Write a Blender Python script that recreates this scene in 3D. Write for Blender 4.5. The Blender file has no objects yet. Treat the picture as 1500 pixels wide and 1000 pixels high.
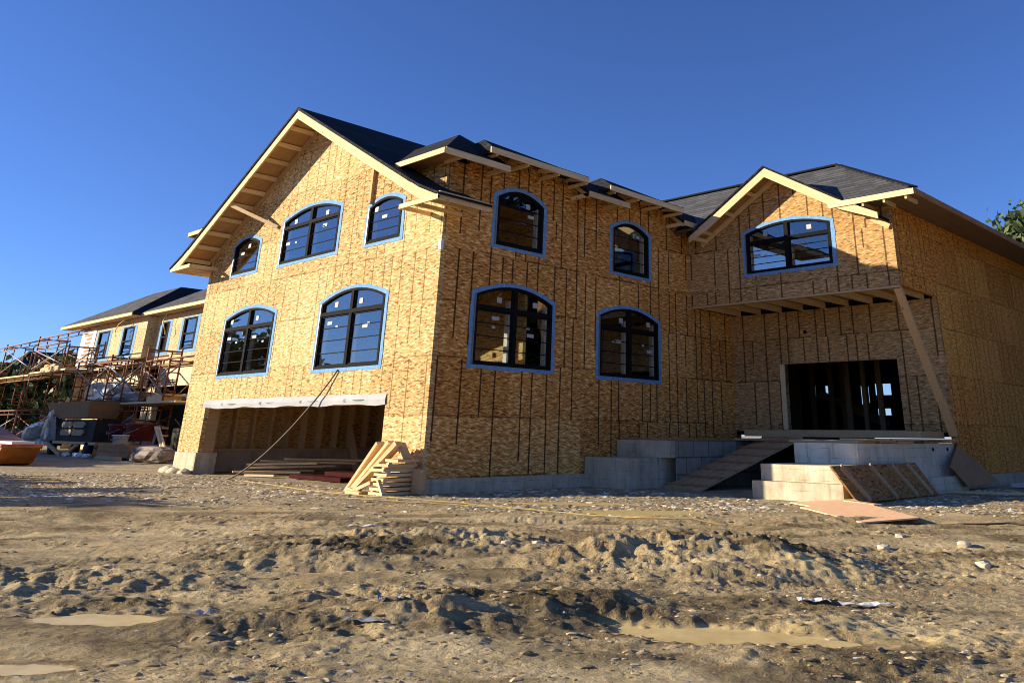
import bpy, bmesh, math, random
import numpy as np
from mathutils import Vector, Matrix
from mathutils.geometry import tessellate_polygon

random.seed(7)
RNG = np.random.default_rng(11)
SC = bpy.context.scene
COL = SC.collection

# ------------------------------------------------------------------ materials
class NT:
    """small helper round a node tree"""
    def __init__(self, name):
        self.m = bpy.data.materials.new(name); self.m.use_nodes = True
        self.t = self.m.node_tree; self.t.nodes.clear()
        self.out = self.n('ShaderNodeOutputMaterial')
    def n(self, typ, **kw):
        x = self.t.nodes.new(typ)
        for k, v in kw.items(): setattr(x, k, v)
        return x
    def l(self, a, b): self.t.links.new(a, b)
    def _in(self, sock, v):
        if isinstance(v, bpy.types.NodeSocket): self.l(v, sock)
        elif v is not None: sock.default_value = v
    def math(self, op, a, b=None, c=None):
        x = self.n('ShaderNodeMath', operation=op)
        for i, v in enumerate((a, b, c)):
            if v is not None: self._in(x.inputs[i], v)
        return x.outputs[0]
    def mix(self, f, a, b, bt='MIX'):
        x = self.n('ShaderNodeMix', data_type='RGBA', blend_type=bt)
        self._in(x.inputs[0], f); self._in(x.inputs[6], a); self._in(x.inputs[7], b)
        return x.outputs[2]
    def pos(self, obj=False):
        if obj: return self.n('ShaderNodeTexCoord').outputs['Object']
        return self.n('ShaderNodeNewGeometry').outputs['Position']
    def xyz(self, v):
        x = self.n('ShaderNodeSeparateXYZ'); self.l(v, x.inputs[0]); return x.outputs
    def comb(self, x, y, z=0.0):
        c = self.n('ShaderNodeCombineXYZ')
        for i, v in enumerate((x, y, z)): self._in(c.inputs[i], v)
        return c.outputs[0]
    def mapping(self, v, sc=(1,1,1), rot=(0,0,0), loc=(0,0,0)):
        m = self.n('ShaderNodeMapping'); self.l(v, m.inputs[0])
        m.inputs['Scale'].default_value = sc; m.inputs['Rotation'].default_value = rot; m.inputs['Location'].default_value = loc
        return m.outputs[0]
    def noise(self, v, s, d=3.0, r=.55, col=False):
        x = self.n('ShaderNodeTexNoise'); self.l(v, x.inputs['Vector'])
        x.inputs['Scale'].default_value = s; x.inputs['Detail'].default_value = d; x.inputs['Roughness'].default_value = r
        return x.outputs['Color'] if col else x.outputs['Fac']
    def voro(self, v, s, feat='F1', dim='3D'):
        x = self.n('ShaderNodeTexVoronoi', feature=feat, voronoi_dimensions=dim)
        self.l(v, x.inputs['Vector']); x.inputs['Scale'].default_value = s
        return x.outputs
    def white(self, v, dim='2D'):
        x = self.n('ShaderNodeTexWhiteNoise', noise_dimensions=dim); self.l(v, x.inputs['Vector']); return x.outputs
    def ramp(self, f, stops):
        x = self.n('ShaderNodeValToRGB'); self.l(f, x.inputs[0]); e = x.color_ramp.elements
        while len(e) < len(stops): e.new(.5)
        for i, (p, c) in enumerate(stops):
            e[i].position = p; e[i].color = (*c, 1) if len(c) == 3 else c
        return x.outputs[0]
    def lin(self, f, a, b, c=0., d=1.):
        x = self.n('ShaderNodeMapRange'); self.l(f, x.inputs[0])
        for i, v in enumerate((a, b, c, d)): x.inputs[i+1].default_value = v
        return x.outputs[0]
    def bump(self, h, s=.3, d=.02):
        x = self.n('ShaderNodeBump'); self._in(x.inputs['Height'], h)
        x.inputs['Strength'].default_value = s; x.inputs['Distance'].default_value = d
        return x.outputs[0]
    def bsdf(self, col, rough=.8, bump=None, metal=0., spec=.3):
        b = self.n('ShaderNodeBsdfPrincipled')
        self._in(b.inputs['Base Color'], (*col, 1) if isinstance(col, tuple) and len(col) == 3 else col)
        self._in(b.inputs['Roughness'], rough); b.inputs['Metallic'].default_value = metal
        b.inputs['Specular IOR Level'].default_value = spec
        if bump is not None: self.l(bump, b.inputs['Normal'])
        self.l(b.outputs[0], self.out.inputs[0]); return b

def osb(name, dark, mid, light, line_dark=.85, line_w=.06, lines=True, flake=1.0):
    k = NT(name)
    p = k.xyz(k.pos())
    u = k.math('ADD', k.math('ADD', p[0], p[1]), .17); v = p[2]
    uv = k.comb(u, v, 0.)
    wob = k.noise(uv, 1.3, 1, .5, col=True)
    va = k.n('ShaderNodeVectorMath', operation='MULTIPLY_ADD')
    k.l(wob, va.inputs[0]); va.inputs[1].default_value = (.05, .03, 0); k.l(uv, va.inputs[2])
    w = va.outputs[0]
    def lay(rot, sx, sy, off):
        return k.noise(k.mapping(k.mapping(w, (1, 1, 1), (0, 0, rot), (off, off*.7, 0)), (sx, sy, 1)), 1.0, 1.2, .5)
    ls = [lay(.05, 4.4, 21., 0), lay(-.20, 4.8, 22., 5), lay(.26, 5.0, 22., 9)]
    mx = k.math('MAXIMUM', k.math('MAXIMUM', ls[0], ls[1]), ls[2])
    mn = k.math('MINIMUM', k.math('MINIMUM', ls[0], ls[1]), ls[2])
    fine = k.noise(k.mapping(uv, (9, 30, 1)), 1.0, 3, .7)
    val = k.math('ADD', k.math('SUBTRACT', k.lin(mx, .58, .71, .43, .80), k.lin(mn, .42, .29, 0, .38)), k.math('MULTIPLY', k.math('SUBTRACT', fine, .5), .42))
    big = k.noise(uv, .35, 3, .6)
    val = k.math('ADD', val, k.math('MULTIPLY', k.math('SUBTRACT', big, .5), .22))
    # each sheet of board has its own tone
    sheet = k.white(k.comb(k.math('FLOOR', k.math('DIVIDE', u, 2.62)), k.math('FLOOR', k.math('DIVIDE', v, 1.31))))[0]
    val = k.math('ADD', val, k.math('MULTIPLY', k.math('SUBTRACT', sheet, .5), .20))
    col = k.ramp(val, [(.06, dark), (.22, tuple(d*.40+m*.60 for d, m in zip(dark, mid))), (.46, mid), (.82, light)])
    if lines:
        row = k.math('FLOOR', k.math('DIVIDE', v, 1.31))
        cell = k.math('FLOOR', k.math('DIVIDE', u, .47))
        # every ink line keeps its place over a tall sheet; some sheets are cut short
        off = k.white(k.comb(cell, 7.))[0]
        row2 = k.math('FLOOR', k.math('DIVIDE', k.math('MULTIPLY_ADD', k.math('GREATER_THAN', off, .6), 1.31, v), 2.62))
        wn = k.white(k.comb(cell, row2))
        s = k.n('ShaderNodeSeparateColor'); k.l(wn[1], s.inputs[0])
        fr = k.math('FRACT', k.math('DIVIDE', u, .47))
        dist = k.math('ABSOLUTE', k.math('SUBTRACT', fr, k.math('MULTIPLY_ADD', s.outputs[0], .6, .2)))
        wvar = k.math('MULTIPLY', k.math('ADD', k.noise(uv, 5.0, 2), .35), line_w*.62/.47)
        on = k.math('MULTIPLY', k.math('LESS_THAN', dist, wvar), k.math('LESS_THAN', s.outputs[1], .72))
        fz = k.math('FRACT', k.math('DIVIDE', v, 1.31))
        fz2 = k.math('FRACT', k.math('DIVIDE', v, 2.62))
        on = k.math('MULTIPLY', on, k.math('GREATER_THAN', fz2, k.math('MULTIPLY', k.math('SUBTRACT', s.outputs[2], .5), .6)))
        fray = k.lin(k.noise(uv, 9.0, 2), .15, .40)
        on = k.math('MULTIPLY', on, fray)
        seam = k.math('LESS_THAN', k.math('ABSOLUTE', k.math('SUBTRACT', fz, .02)), .016)
        seam = k.math('MULTIPLY', seam, k.lin(k.noise(k.comb(u, row), .5, 1), .42, .52))
        seam = k.math('MULTIPLY', seam, k.lin(k.noise(uv, 7.0, 2), .3, .45))
        on = k.math('MULTIPLY', k.math('MAXIMUM', on, k.math('MULTIPLY', seam, .8)), line_dark)
        col = k.mix(on, col, (.045, .02, .008, 1))
    bp = k.bump(val, .35, .02)
    k.bsdf(col, .82, bp, spec=.15)
    return k.m

def wood(name, c0, c1, sc=(1.5, 30, 30), rough=.75):
    k = NT(name)
    p = k.pos(True)
    g = k.noise(k.mapping(p, sc), 1.0, 4, .6)
    big = k.noise(p, .9, 2)
    oi = k.n('ShaderNodeObjectInfo').outputs['Random']
    f = k.math('ADD', k.math('MULTIPLY', g, .7), k.math('MULTIPLY', k.math('ADD', big, oi), .22))
    col = k.ramp(f, [(.2, c0), (.75, c1)])
    kn = k.voro(k.mapping(p, (1.1, 2.6, 2.6)), 1.0)['Distance']
    col = k.mix(k.lin(kn, .05, .10, .7, 0), col, tuple(c*.35 for c in c0)+(1,))
    k.bsdf(col, rough, k.bump(g, .2, .004), spec=.2)
    return k.m

def plain(name, col, rough=.6, metal=0., vary=.25, scale=3.0, spec=.3, bump=0.1):
    k = NT(name)
    p = k.pos(True)
    n = k.noise(p, scale, 5, .65)
    lo = tuple(c*(1-vary) for c in col); hi = tuple(min(1, c*(1+vary)) for c in col)
    k.bsdf(k.ramp(n, [(.3, lo), (.7, hi)]), rough, k.bump(n, bump, .02) if bump else None, metal, spec)
    return k.m

M = {}
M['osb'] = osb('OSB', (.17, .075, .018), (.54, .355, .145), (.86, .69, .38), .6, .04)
M['osb_b'] = osb('OSB side bounce tone', (.17, .055, .010), (.60, .275, .065), (.97, .66, .26), .9, .05)  # same board, warmed in colour to stand for bounce light in shade
M['osb_e'] = osb('OSB wing bounce tone', (.24, .07, .008), (.78, .31, .045), (.98, .58, .15), .6, .045)  # same board again, bounced light on the wing put into its orange
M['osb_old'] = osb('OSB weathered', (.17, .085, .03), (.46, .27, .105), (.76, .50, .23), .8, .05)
M['osb_in'] = osb('OSB inside', (.22, .12, .04), (.60, .41, .18), (.80, .62, .34), lines=False)
M['osb_sheet'] = osb('OSB loose sheet', (.10, .04, .012), (.36, .18, .06), (.52, .30, .12), lines=False)
M['pine'] = wood('pine lumber', (.40, .24, .095), (.84, .64, .36))
M['pine_old'] = wood('weathered lumber', (.32, .19, .085), (.62, .42, .22))
M['brace_wood'] = wood('orange pine', (.50, .26, .09), (.84, .52, .23))
M['ply'] = wood('plywood soffit', (.30, .15, .06), (.52, .31, .14), (3, 3, 3))
M['ply_red'] = wood('plywood sheet', (.74, .36, .16), (.94, .60, .35), (3, 14, 14))
M['brown_wood'] = wood('brown sheet', (.30, .15, .06), (.48, .26, .11), (3, 3, 3))
M['black'] = plain('black window frame', (.010, .010, .011), .75, vary=.2, bump=0, spec=.06)
M['rubber'] = plain('dark rubber', (.02, .02, .02), .8)
M['grey_metal'] = plain('grey metal', (.25, .25, .26), .45, .6)
M['white'] = plain('white paint', (.75, .75, .72), .6, vary=.08)
M['paper'] = plain('sticker paper', (.42, .43, .43), .6, vary=.05, bump=0)
M['cloth'] = plain('white wrap', (.40, .41, .42), .7, vary=.12, scale=1.2, spec=.1, bump=.3)
M['ink'] = plain('grey print', (.22, .22, .24), .7, vary=.1, bump=0)
M['rust'] = plain('rusty orange scaffold steel', (.20, .066, .022), .65, vary=.5, scale=4)
M['yellow_metal'] = plain('yellow machine paint', (.30, .105, .018), .5, vary=.35, scale=2)
M['red_metal'] = plain('red orange paint', (.38, .08, .02), .5, vary=.35, scale=2)
M['redbox'] = plain('red packaging', (.050, .010, .009), .85, spec=.05)
M['maroon'] = plain('maroon bucket plastic', (.16, .035, .03), .5)
M['tanpad'] = plain('tan padded panel', (.30, .245, .165), .7)
M['hopper'] = wood('brown hopper', (.16, .10, .05), (.30, .20, .11), (2, 8, 1))
M['plastic'] = plain('grey plastic sheet', (.27, .28, .29), .3, vary=.35, scale=4, spec=.6, bump=.6)
M['bag'] = plain('grey brown bag', (.24, .19, .16), .8, vary=.35, scale=3, bump=.4)
M['cord_y'] = plain('yellow cord', (.36, .27, .10), .8, vary=.3)
M['cord_d'] = plain('dark cord', (.10, .07, .05), .6)
M['stucco'] = plain('cream render', (.62, .52, .36), .85, vary=.12)
M['siding'] = plain('grey house siding', (.30, .31, .30), .8)
M['farroof'] = plain('dark far roof', (.022, .022, .026), .9)
M['bark'] = plain('bark', (.12, .085, .055), .9, vary=.4)
M['inside_shade'] = plain('inside shade', (.028, .024, .02), .9)  # near black colour stands for the shade inside openings

def concrete():
    k = NT('concrete'); p = k.pos()
    n = k.noise(p, 2.2, 6, .65); st = k.noise(k.mapping(p, (2.5, 2.5, .6)), 1.5, 4, .6); f = k.noise(p, 40, 3)
    v = k.math('ADD', k.math('MULTIPLY', n, .5), k.math('ADD', k.math('MULTIPLY', st, .35), k.math('MULTIPLY', f, .15)))
    col = k.ramp(v, [(.32, (.31, .255, .165)), (.5, (.53, .455, .32)), (.68, (.70, .625, .46))])
    # form-board joints, pits and rain stains
    z = k.xyz(p)[2]
    jt = k.math('LESS_THAN', k.math('ABSOLUTE', k.math('SUBTRACT', k.math('FRACT', k.math('DIVIDE', z, .21)), .5)), .03)
    col = k.mix(k.math('MULTIPLY', jt, k.lin(k.noise(p, 3, 2), .45, .6, 0, .45)), col, (.12, .10, .08, 1))
    pit = k.voro(p, 9.0)['Distance']
    col = k.mix(k.math('MULTIPLY', k.math('LESS_THAN', pit, .10), .6), col, (.10, .085, .065, 1))
    drip = k.noise(k.mapping(p, (5, 5, .5)), 1.3, 4, .7)
    col = k.mix(k.lin(drip, .54, .72, 0, .55), col, (.20, .17, .12, 1))
    k.bsdf(col, .88, k.bump(v, .4, .02), spec=.2); return k.m
def bounce_concrete():  # concrete paled and warmed in colour to imitate light bounced onto the porch
    global concrete
    m_ = concrete(); m_.name = 'bounce lit concrete'
    for n_ in m_.node_tree.nodes:
        if n_.type == 'VALTORGB' and len(n_.color_ramp.elements) == 3:
            for e_, c_ in zip(n_.color_ramp.elements, ((.52, .45, .31), (.74, .66, .49), (.86, .79, .63))): e_.color = (*c_, 1)
    return m_
M['concrete'] = concrete(); M['concrete_bounce'] = bounce_concrete()
def block():
    k = NT('concrete block'); p = k.xyz(k.pos())
    uv = k.comb(k.math('ADD', p[0], p[1]), p[2])
    b = k.n('ShaderNodeTexBrick'); k.l(uv, b.inputs['Vector'])
    b.inputs['Color1'].default_value = (.36, .33, .27, 1); b.inputs['Color2'].default_value = (.27, .245, .20, 1)
    b.inputs['Mortar'].default_value = (.05, .045, .04, 1); b.inputs['Scale'].default_value = 1.0
    b.inputs['Mortar Size'].default_value = .02; b.inputs['Brick Width'].default_value = .7; b.inputs['Row Height'].default_value = .42
    b.offset = .5
    n = k.noise(k.pos(), 4, 5, .6)
    col = k.mix(.35, b.outputs[0], k.ramp(n, [(.3, (.2, .18, .14)), (.7, (.48, .44, .36))]))
    k.bsdf(col, .9, k.bump(n, .4, .02), spec=.2); return k.m
M['block'] = block()

def shingle(name, base):
    k = NT(name); p = k.xyz(k.pos())
    uv = k.comb(k.math('ADD', k.math('MULTIPLY', p[0], .55), p[1]), k.math('ADD', p[2], k.math('MULTIPLY', p[0], .0)))
    b = k.n('ShaderNodeTexBrick'); k.l(uv, b.inputs['Vector'])
    b.inputs['Color1'].default_value = (*[c*.55 for c in base], 1); b.inputs['Color2'].default_value = (*[c*1.7 for c in base], 1)
    b.inputs['Mortar'].default_value = (*[c*.22 for c in base], 1); b.inputs['Scale'].default_value = 1.0
    b.inputs['Mortar Size'].default_value = .018; b.inputs['Brick Width'].default_value = .55; b.inputs['Row Height'].default_value = .14
    b.inputs['Mortar Smooth'].default_value = .3
    n = k.noise(k.pos(), 9, 4, .7)
    col = k.mix(.3, b.outputs[0], k.ramp(n, [(.3, tuple(c*.5 for c in base)), (.7, tuple(c*1.6 for c in base))]))
    k.bsdf(col, .9, k.bump(k.math('ADD', n, b.outputs[1]), .4, .02), spec=.15); return k.m
M['shingle'] = shingle('shingles shade tone', (.020, .021, .025))
M['shingle_lit'] = shingle('shingles sun tone', (.085, .085, .088))  # one roofing; its sun and shade tones are put into the base colours

def tape():
    k = NT('blue flashing tape'); p = k.pos()
    n = k.noise(p, 6, 4, .7); w = k.noise(p, 14, 3, .6)
    col = k.ramp(n, [(.3, (.12, .27, .50)), (.72, (.21, .40, .63))])
    col = k.mix(k.lin(w, .62, .70), col, (.46, .54, .62, 1))
    k.bsdf(col, .75, k.bump(n, .3, .01), spec=.1); return k.m
M['tape'] = tape()

def glass():
    k = NT('window glass'); p = k.pos()
    n = k.noise(p, .8, 2)
    g = k.n('ShaderNodeBsdfGlossy'); g.inputs['Roughness'].default_value = .015
    g.inputs['Color'].default_value = (.90, .95, 1, 1)
    k.l(k.bump(n, .04, .05), g.inputs['Normal'])
    t = k.n('ShaderNodeBsdfTransparent'); t.inputs[0].default_value = (.86, .88, .86, 1)
    fr = k.n('ShaderNodeLayerWeight'); fr.inputs[0].default_value = .5
    f = k.math('MULTIPLY_ADD', k.math('POWER', fr.outputs[1], 4.0), .9, .12)
    m = k.n('ShaderNodeMixShader'); k.l(f, m.inputs[0]); k.l(t.outputs[0], m.inputs[1]); k.l(g.outputs[0], m.inputs[2])
    k.l(m.outputs[0], k.out.inputs[0]); return k.m
M['glass'] = glass()

def leaf(name, a, b, sp=.35):
    k = NT(name)
    g = k.n('ShaderNodeNewGeometry')
    oi = g.outputs['Random Per Island']
    col = k.ramp(oi, [(.0, a), (1., b)])
    d = k.n('ShaderNodeBsdfPrincipled'); k.l(col, d.inputs['Base Color']); d.inputs['Roughness'].default_value = .55
    d.inputs['Specular IOR Level'].default_value = sp
    t = k.n('ShaderNodeBsdfTranslucent'); k.l(col, t.inputs[0])
    m = k.n('ShaderNodeMixShader'); m.inputs[0].default_value = .25
    k.l(d.outputs[0], m.inputs[1]); k.l(t.outputs[0], m.inputs[2]); k.l(m.outputs[0], k.out.inputs[0]); return k.m
M['leaf'] = leaf('tree leaves', (.035, .055, .018), (.11, .15, .05))
M['leaf_black'] = leaf('blackened tree leaves', (.004, .005, .003), (.010, .012, .007), 0.)  # near black so the added trees keep reflections dark
M['leaf_y'] = leaf('bright bush leaves', (.04, .06, .012), (.14, .16, .045))

def ground_mat():
    k = NT('dirt ground'); p = k.pos()
    a = k.n('ShaderNodeAttribute'); a.attribute_name = 'gravel'
    mu = k.n('ShaderNodeAttribute'); mu.attribute_name = 'mud'
    mo = k.n('ShaderNodeAttribute'); mo.attribute_name = 'dark_ground'
    P2 = k.mapping(p, (1, 1, 1), (0, 0, .837))      # lie of the tyre tracks
    n1 = k.noise(k.mapping(P2, (.35, .8, 1)), 1.0, 6, .62)
    n2 = k.noise(k.mapping(P2, (1.2, 2.6, 1)), 2.2, 8, .7)
    n3 = k.noise(k.mapping(P2, (13, 30, 1)), 1.0, 5, .75)
    v = k.math('ADD', k.math('MULTIPLY', n1, .40), k.math('ADD', k.math('MULTIPLY', n2, .38), k.math('MULTIPLY', n3, .22)))
    dirt = k.ramp(v, [(.30, (.095, .062, .028)), (.40, (.30, .212, .105)), (.49, (.54, .40, .20)), (.60, (.78, .61, .33))])
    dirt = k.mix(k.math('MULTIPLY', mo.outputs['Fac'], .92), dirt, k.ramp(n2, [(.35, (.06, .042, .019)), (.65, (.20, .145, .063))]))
    # small stones set in the soil
    vo = k.voro(k.mapping(p, (1, 1, 1)), 15.0)
    s = k.n('ShaderNodeSeparateColor'); k.l(vo['Color'], s.inputs[0])
    st_on = k.math('MULTIPLY', k.math('LESS_THAN', vo['Distance'], .36), k.math('GREATER_THAN', s.outputs[0], k.lin(a.outputs['Fac'], 0, 1, .965, .25)))
    st_c = k.ramp(s.outputs[1], [(0, (.22, .19, .15)), (.6, (.42, .37, .29)), (1, (.66, .61, .52))])
    gravbase = k.ramp(n2, [(.35, (.28, .23, .145)), (.65, (.58, .49, .33))])
    base = k.mix(k.math('MULTIPLY', a.outputs['Fac'], .8), dirt, gravbase)
    base = k.mix(st_on, base, st_c)
    vo2 = k.voro(p, 42.0)
    s2 = k.n('ShaderNodeSeparateColor'); k.l(vo2['Color'], s2.inputs[0])
    on2 = k.math('MULTIPLY', k.math('LESS_THAN', vo2['Distance'], .38), k.math('GREATER_THAN', s2.outputs[0], .90))
    base = k.mix(k.math('MULTIPLY', on2, .8), base, k.ramp(s2.outputs[1], [(0, (.20, .16, .10)), (1, (.58, .51, .38))]))
    base = k.mix(k.math('MULTIPLY', mu.outputs['Fac'], .85), base, k.ramp(n2, [(.35, (.50, .37, .155)), (.65, (.68, .52, .24))]))
    h = k.math('ADD', k.math('MULTIPLY', n2, .9), k.math('MULTIPLY', n3, .5))
    h = k.math('ADD', h, k.math('MULTIPLY', k.math('SUBTRACT', 1., vo['Distance']), k.math('MULTIPLY', st_on, .5)))
    h = k.math('ADD', h, k.math('MULTIPLY', on2, .12))
    bp = k.n('ShaderNodeBump'); k.l(h, bp.inputs['Height']); bp.inputs['Distance'].default_value = .10
    k.l(k.lin(mu.outputs['Fac'], 0, 1, 1.0, .25), bp.inputs['Strength'])
    k.bsdf(base, k.lin(mu.outputs['Fac'], 0, 1, .9, .5), bp.outputs[0], spec=.2); return k.m
M['ground'] = ground_mat()
def stone_mat():
    k = NT('gravel stones'); g = k.n('ShaderNodeNewGeometry')
    n = k.noise(k.pos(), 20, 3)
    f = k.math('ADD', g.outputs['Random Per Island'], k.math('MULTIPLY', k.math('SUBTRACT', n, .5), .3))
    k.bsdf(k.ramp(f, [(0, (.25, .18, .095)), (.5, (.46, .355, .20)), (.82, (.64, .53, .35)), (1, (.88, .79, .60))]), .85, spec=.25); return k.m
M['stone'] = stone_mat()
def clod_mat():
    k = NT('soil clods'); g = k.n('ShaderNodeNewGeometry')
    n = k.noise(k.pos(), 30, 3)
    f = k.math('ADD', g.outputs['Random Per Island'], k.math('MULTIPLY', k.math('SUBTRACT', n, .5), .5))
    k.bsdf(k.ramp(f, [(0, (.22, .16, .085)), (.6, (.40, .305, .165)), (1, (.58, .46, .26))]), .92, spec=.1); return k.m
M['clod'] = clod_mat()
def puddle_mat():
    k = NT('muddy water'); n = k.noise(k.pos(), 1.5, 4)
    k.bsdf(k.ramp(k.noise(k.pos(), 4, 6, .7), [(.32, (.56, .41, .16)), (.68, (.80, .61, .27))]), .35, k.bump(k.noise(k.pos(), 5, 2), .05, .02), spec=.15); return k.m
M['puddle'] = puddle_mat()

# ------------------------------------------------------------------ mesh helpers
ORG = {}
class MB:
    def __init__(self): self.v = []; self.f = []; self.smooth = False
    def add(self, vs, fs):
        o = len(self.v); self.v += [tuple(map(float, x)) for x in vs]; self.f += [tuple(i+o for i in q) for q in fs]; return self
    def box(self, x0, x1, y0, y1, z0, z1):
        return self.add([(x0,y0,z0),(x1,y0,z0),(x1,y1,z0),(x0,y1,z0),(x0,y0,z1),(x1,y0,z1),(x1,y1,z1),(x0,y1,z1)],
                        [(0,3,2,1),(4,5,6,7),(0,1,5,4),(1,2,6,5),(2,3,7,6),(3,0,4,7)])
    def beam(self, p, q, w, h, up=(0,0,1)):
        p, q = Vector(p), Vector(q); d = (q-p).normalized(); up = Vector(up)
        s = d.cross(up)
        if s.length < 1e-4: s = d.cross(Vector((1,0,0)))
        s.normalize(); t = s.cross(d).normalized()
        vs = []
        for c in (p, q):
            for a, b in ((-1,-1),(1,-1),(1,1),(-1,1)): vs.append(c + s*(a*w/2) + t*(b*h/2))
        return self.add(vs, [(0,1,2,3),(7,6,5,4),(0,4,5,1),(1,5,6,2),(2,6,7,3),(3,7,4,0)])
    def tube(self, pts, r, n=6):
        pts = [Vector(p) for p in pts]; vs = []; fs = []
        for i, p in enumerate(pts):
            d = (pts[min(i+1, len(pts)-1)] - pts[max(i-1, 0)]).normalized()
            s = d.cross(Vector((0,0,1)))
            if s.length < 1e-3: s = d.cross(Vector((1,0,0)))
            s.normalize(); t = s.cross(d)
            rr = r[i] if isinstance(r, (list, tuple)) else r
            for j in range(n):
                a = 2*math.pi*j/n; vs.append(p + s*(math.cos(a)*rr) + t*(math.sin(a)*rr))
        for i in range(len(pts)-1):
            for j in range(n): fs.append((i*n+j, i*n+(j+1)%n, (i+1)*n+(j+1)%n, (i+1)*n+j))
        fs.append(tuple(range(n))[::-1]); fs.append(tuple((len(pts)-1)*n+j for j in range(n)))
        self.smooth = True
        return self.add(vs, fs)
    def prism(self, poly, vec):
        n = len(poly); poly = [Vector(p) for p in poly]; vec = Vector(vec)
        return self.add(poly + [p+vec for p in poly], [tuple(range(n)), tuple(range(2*n-1, n-1, -1))] + [(i, n+i, n+(i+1)%n, (i+1)%n) for i in range(n)])
    def quad(self, *p): return self.add(p, [tuple(range(len(p)))])
    def holed(self, loops, to3, vec):
        """loops: outer + holes as (u,v) lists; to3 maps (u,v) to a point; vec is the thickness"""
        tess = tessellate_polygon([[Vector((u, v, 0)) for u, v in L] for L in loops])
        flat = [to3(u, v) for L in loops for u, v in L]; n = len(flat); vec = Vector(vec)
        vs = flat + [tuple(Vector(p)+vec) for p in flat]
        fs = [t for t in tess] + [tuple(i+n for i in reversed(t)) for t in tess]
        o = 0
        for L in loops:
            m = len(L)
            for i in range(m): a, b = o+i, o+(i+1)%m; fs.append((a, b, b+n, a+n))
            o += m
        return self.add(vs, fs)
    def build(self, name, mat, parent=None, label=None, fix=True, org=None):
        me = bpy.data.meshes.new(name)
        vs = np.array(self.v)
        if parent is not None: off = ORG[parent.name]
        elif org is not None: off = Vector(org)
        else: off = Vector((vs[:,0].mean(), vs[:,1].mean(), vs[:,2].min()))
        me.from_pydata((vs - np.array(off)).tolist(), [], self.f)
        if fix:
            bm = bmesh.new(); bm.from_mesh(me); bmesh.ops.recalc_face_normals(bm, faces=bm.faces); bm.to_mesh(me); bm.free()
        if self.smooth:
            me.polygons.foreach_set('use_smooth', [True]*len(me.polygons))
        me.materials.append(M[mat] if isinstance(mat, str) else mat)
        o = bpy.data.objects.new(name, me); COL.objects.link(o)
        if parent is not None: o.parent = parent
        else: o.location = off
        ORG[o.name] = Vector(off)
        if label: o['label'] = label
        return o
def thing(name, label, cat, loc, group=None):
    o = bpy.data.objects.new(name, None); COL.objects.link(o); o.location = loc; o.empty_display_size = .3
    ORG[o.name] = Vector(loc); return tag(o, label, cat, group)
def tag(o, label, cat, group=None):
    o['label'] = label; o['category'] = cat
    if group: o['group'] = group
    return o
def kind(o, k): o['kind'] = k; return o

# ------------------------------------------------------------------ camera, light, sky
R = np.array([[0.67053784, 0.2821677, 0.68611981], [-0.74179365, 0.24128331, 0.62571922], [0.01100849, -0.92852773, 0.3710998]])
CAM = Vector((-12.14310888, -16.35457195, 0.9835564))
cam = bpy.data.cameras.new('camera'); co = bpy.data.objects.new('camera', cam); COL.objects.link(co)
mw = Matrix.Identity(4)
for i in range(3):
    mw[i][0] = R[i][0]; mw[i][1] = -R[i][1]; mw[i][2] = -R[i][2]; mw[i][3] = CAM[i]
co.matrix_world = mw
cam.sensor_fit = 'HORIZONTAL'; cam.sensor_width = 36; cam.lens = 1204.3/1500*36
cam.shift_x = (750-882.09)/1500; cam.shift_y = (153.73-500)/1500
cam.clip_start = .1; cam.clip_end = 2000
SC.camera = co

SUN = Vector((1, -1.10, -.435)).normalized()
sl = bpy.data.lights.new('sun', 'SUN'); so = bpy.data.objects.new('sun', sl); COL.objects.link(so)
sl.energy = 5.0; sl.angle = math.radians(.5); sl.color = (1.0, .87, .66)
so.rotation_euler = SUN.to_track_quat('-Z', 'Y').to_euler(); so.location = (-30, 30, 20)
elev = math.asin(-SUN.z); az = math.atan2(-SUN.x, -SUN.y)
w = bpy.data.worlds.new('World'); SC.world = w; w.use_nodes = True
nt = w.node_tree; bg = nt.nodes['Background']
sky = nt.nodes.new('ShaderNodeTexSky'); sky.sky_type = 'NISHITA'; sky.sun_disc = False
sky.sun_elevation = elev; sky.sun_rotation = az; sky.air_density = 1.0; sky.dust_density = .05; sky.ozone_density = 6.5; sky.altitude = 1500
mul = nt.nodes.new('ShaderNodeMix'); mul.data_type = 'RGBA'; mul.blend_type = 'MULTIPLY'; mul.inputs[0].default_value = 1; mul.inputs[7].default_value = (.93, .87, 1.06, 1)
nt.links.new(sky.outputs[0], mul.inputs[6]); nt.links.new(mul.outputs[2], bg.inputs[0]); bg.inputs[1].default_value = .088
SC.view_settings.view_transform = 'Standard'; SC.view_settings.look = 'None'; SC.view_settings.gamma = 1
SC.view_settings.exposure = .92
SC.view_settings.use_curve_mapping = False
SC.cycles.filter_width = 1.0; SC.cycles.max_bounces = 7; SC.cycles.diffuse_bounces = 4; SC.cycles.glossy_bounces = 3; SC.cycles.transparent_max_bounces = 12

# ------------------------------------------------------------------ the house
G = -.30                                             # ground level at the house
house = thing('house', 'large unfinished house sheathed in bare tan strand board with arched black windows', 'house', (6, 3, G))
W = 13.1
def gz(y):                                            # top of the big gable roof
    s = abs(y-6.55); return 10.25-.55*s if s < 6.75 else 10.25-.55*6.75-.42*(s-6.75)

def arch(u0, u1, z0, z1, rise, n=14):
    """closed outline: bottom left, bottom right, then the arched head back to the left"""
    pts = [(u0, z0), (u1, z0)]
    for i in range(n+1):
        t = 1-i/n; pts.append((u0+(u1-u0)*t, z1+rise*(1-(2*t-1)**2)))
    return pts
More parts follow.
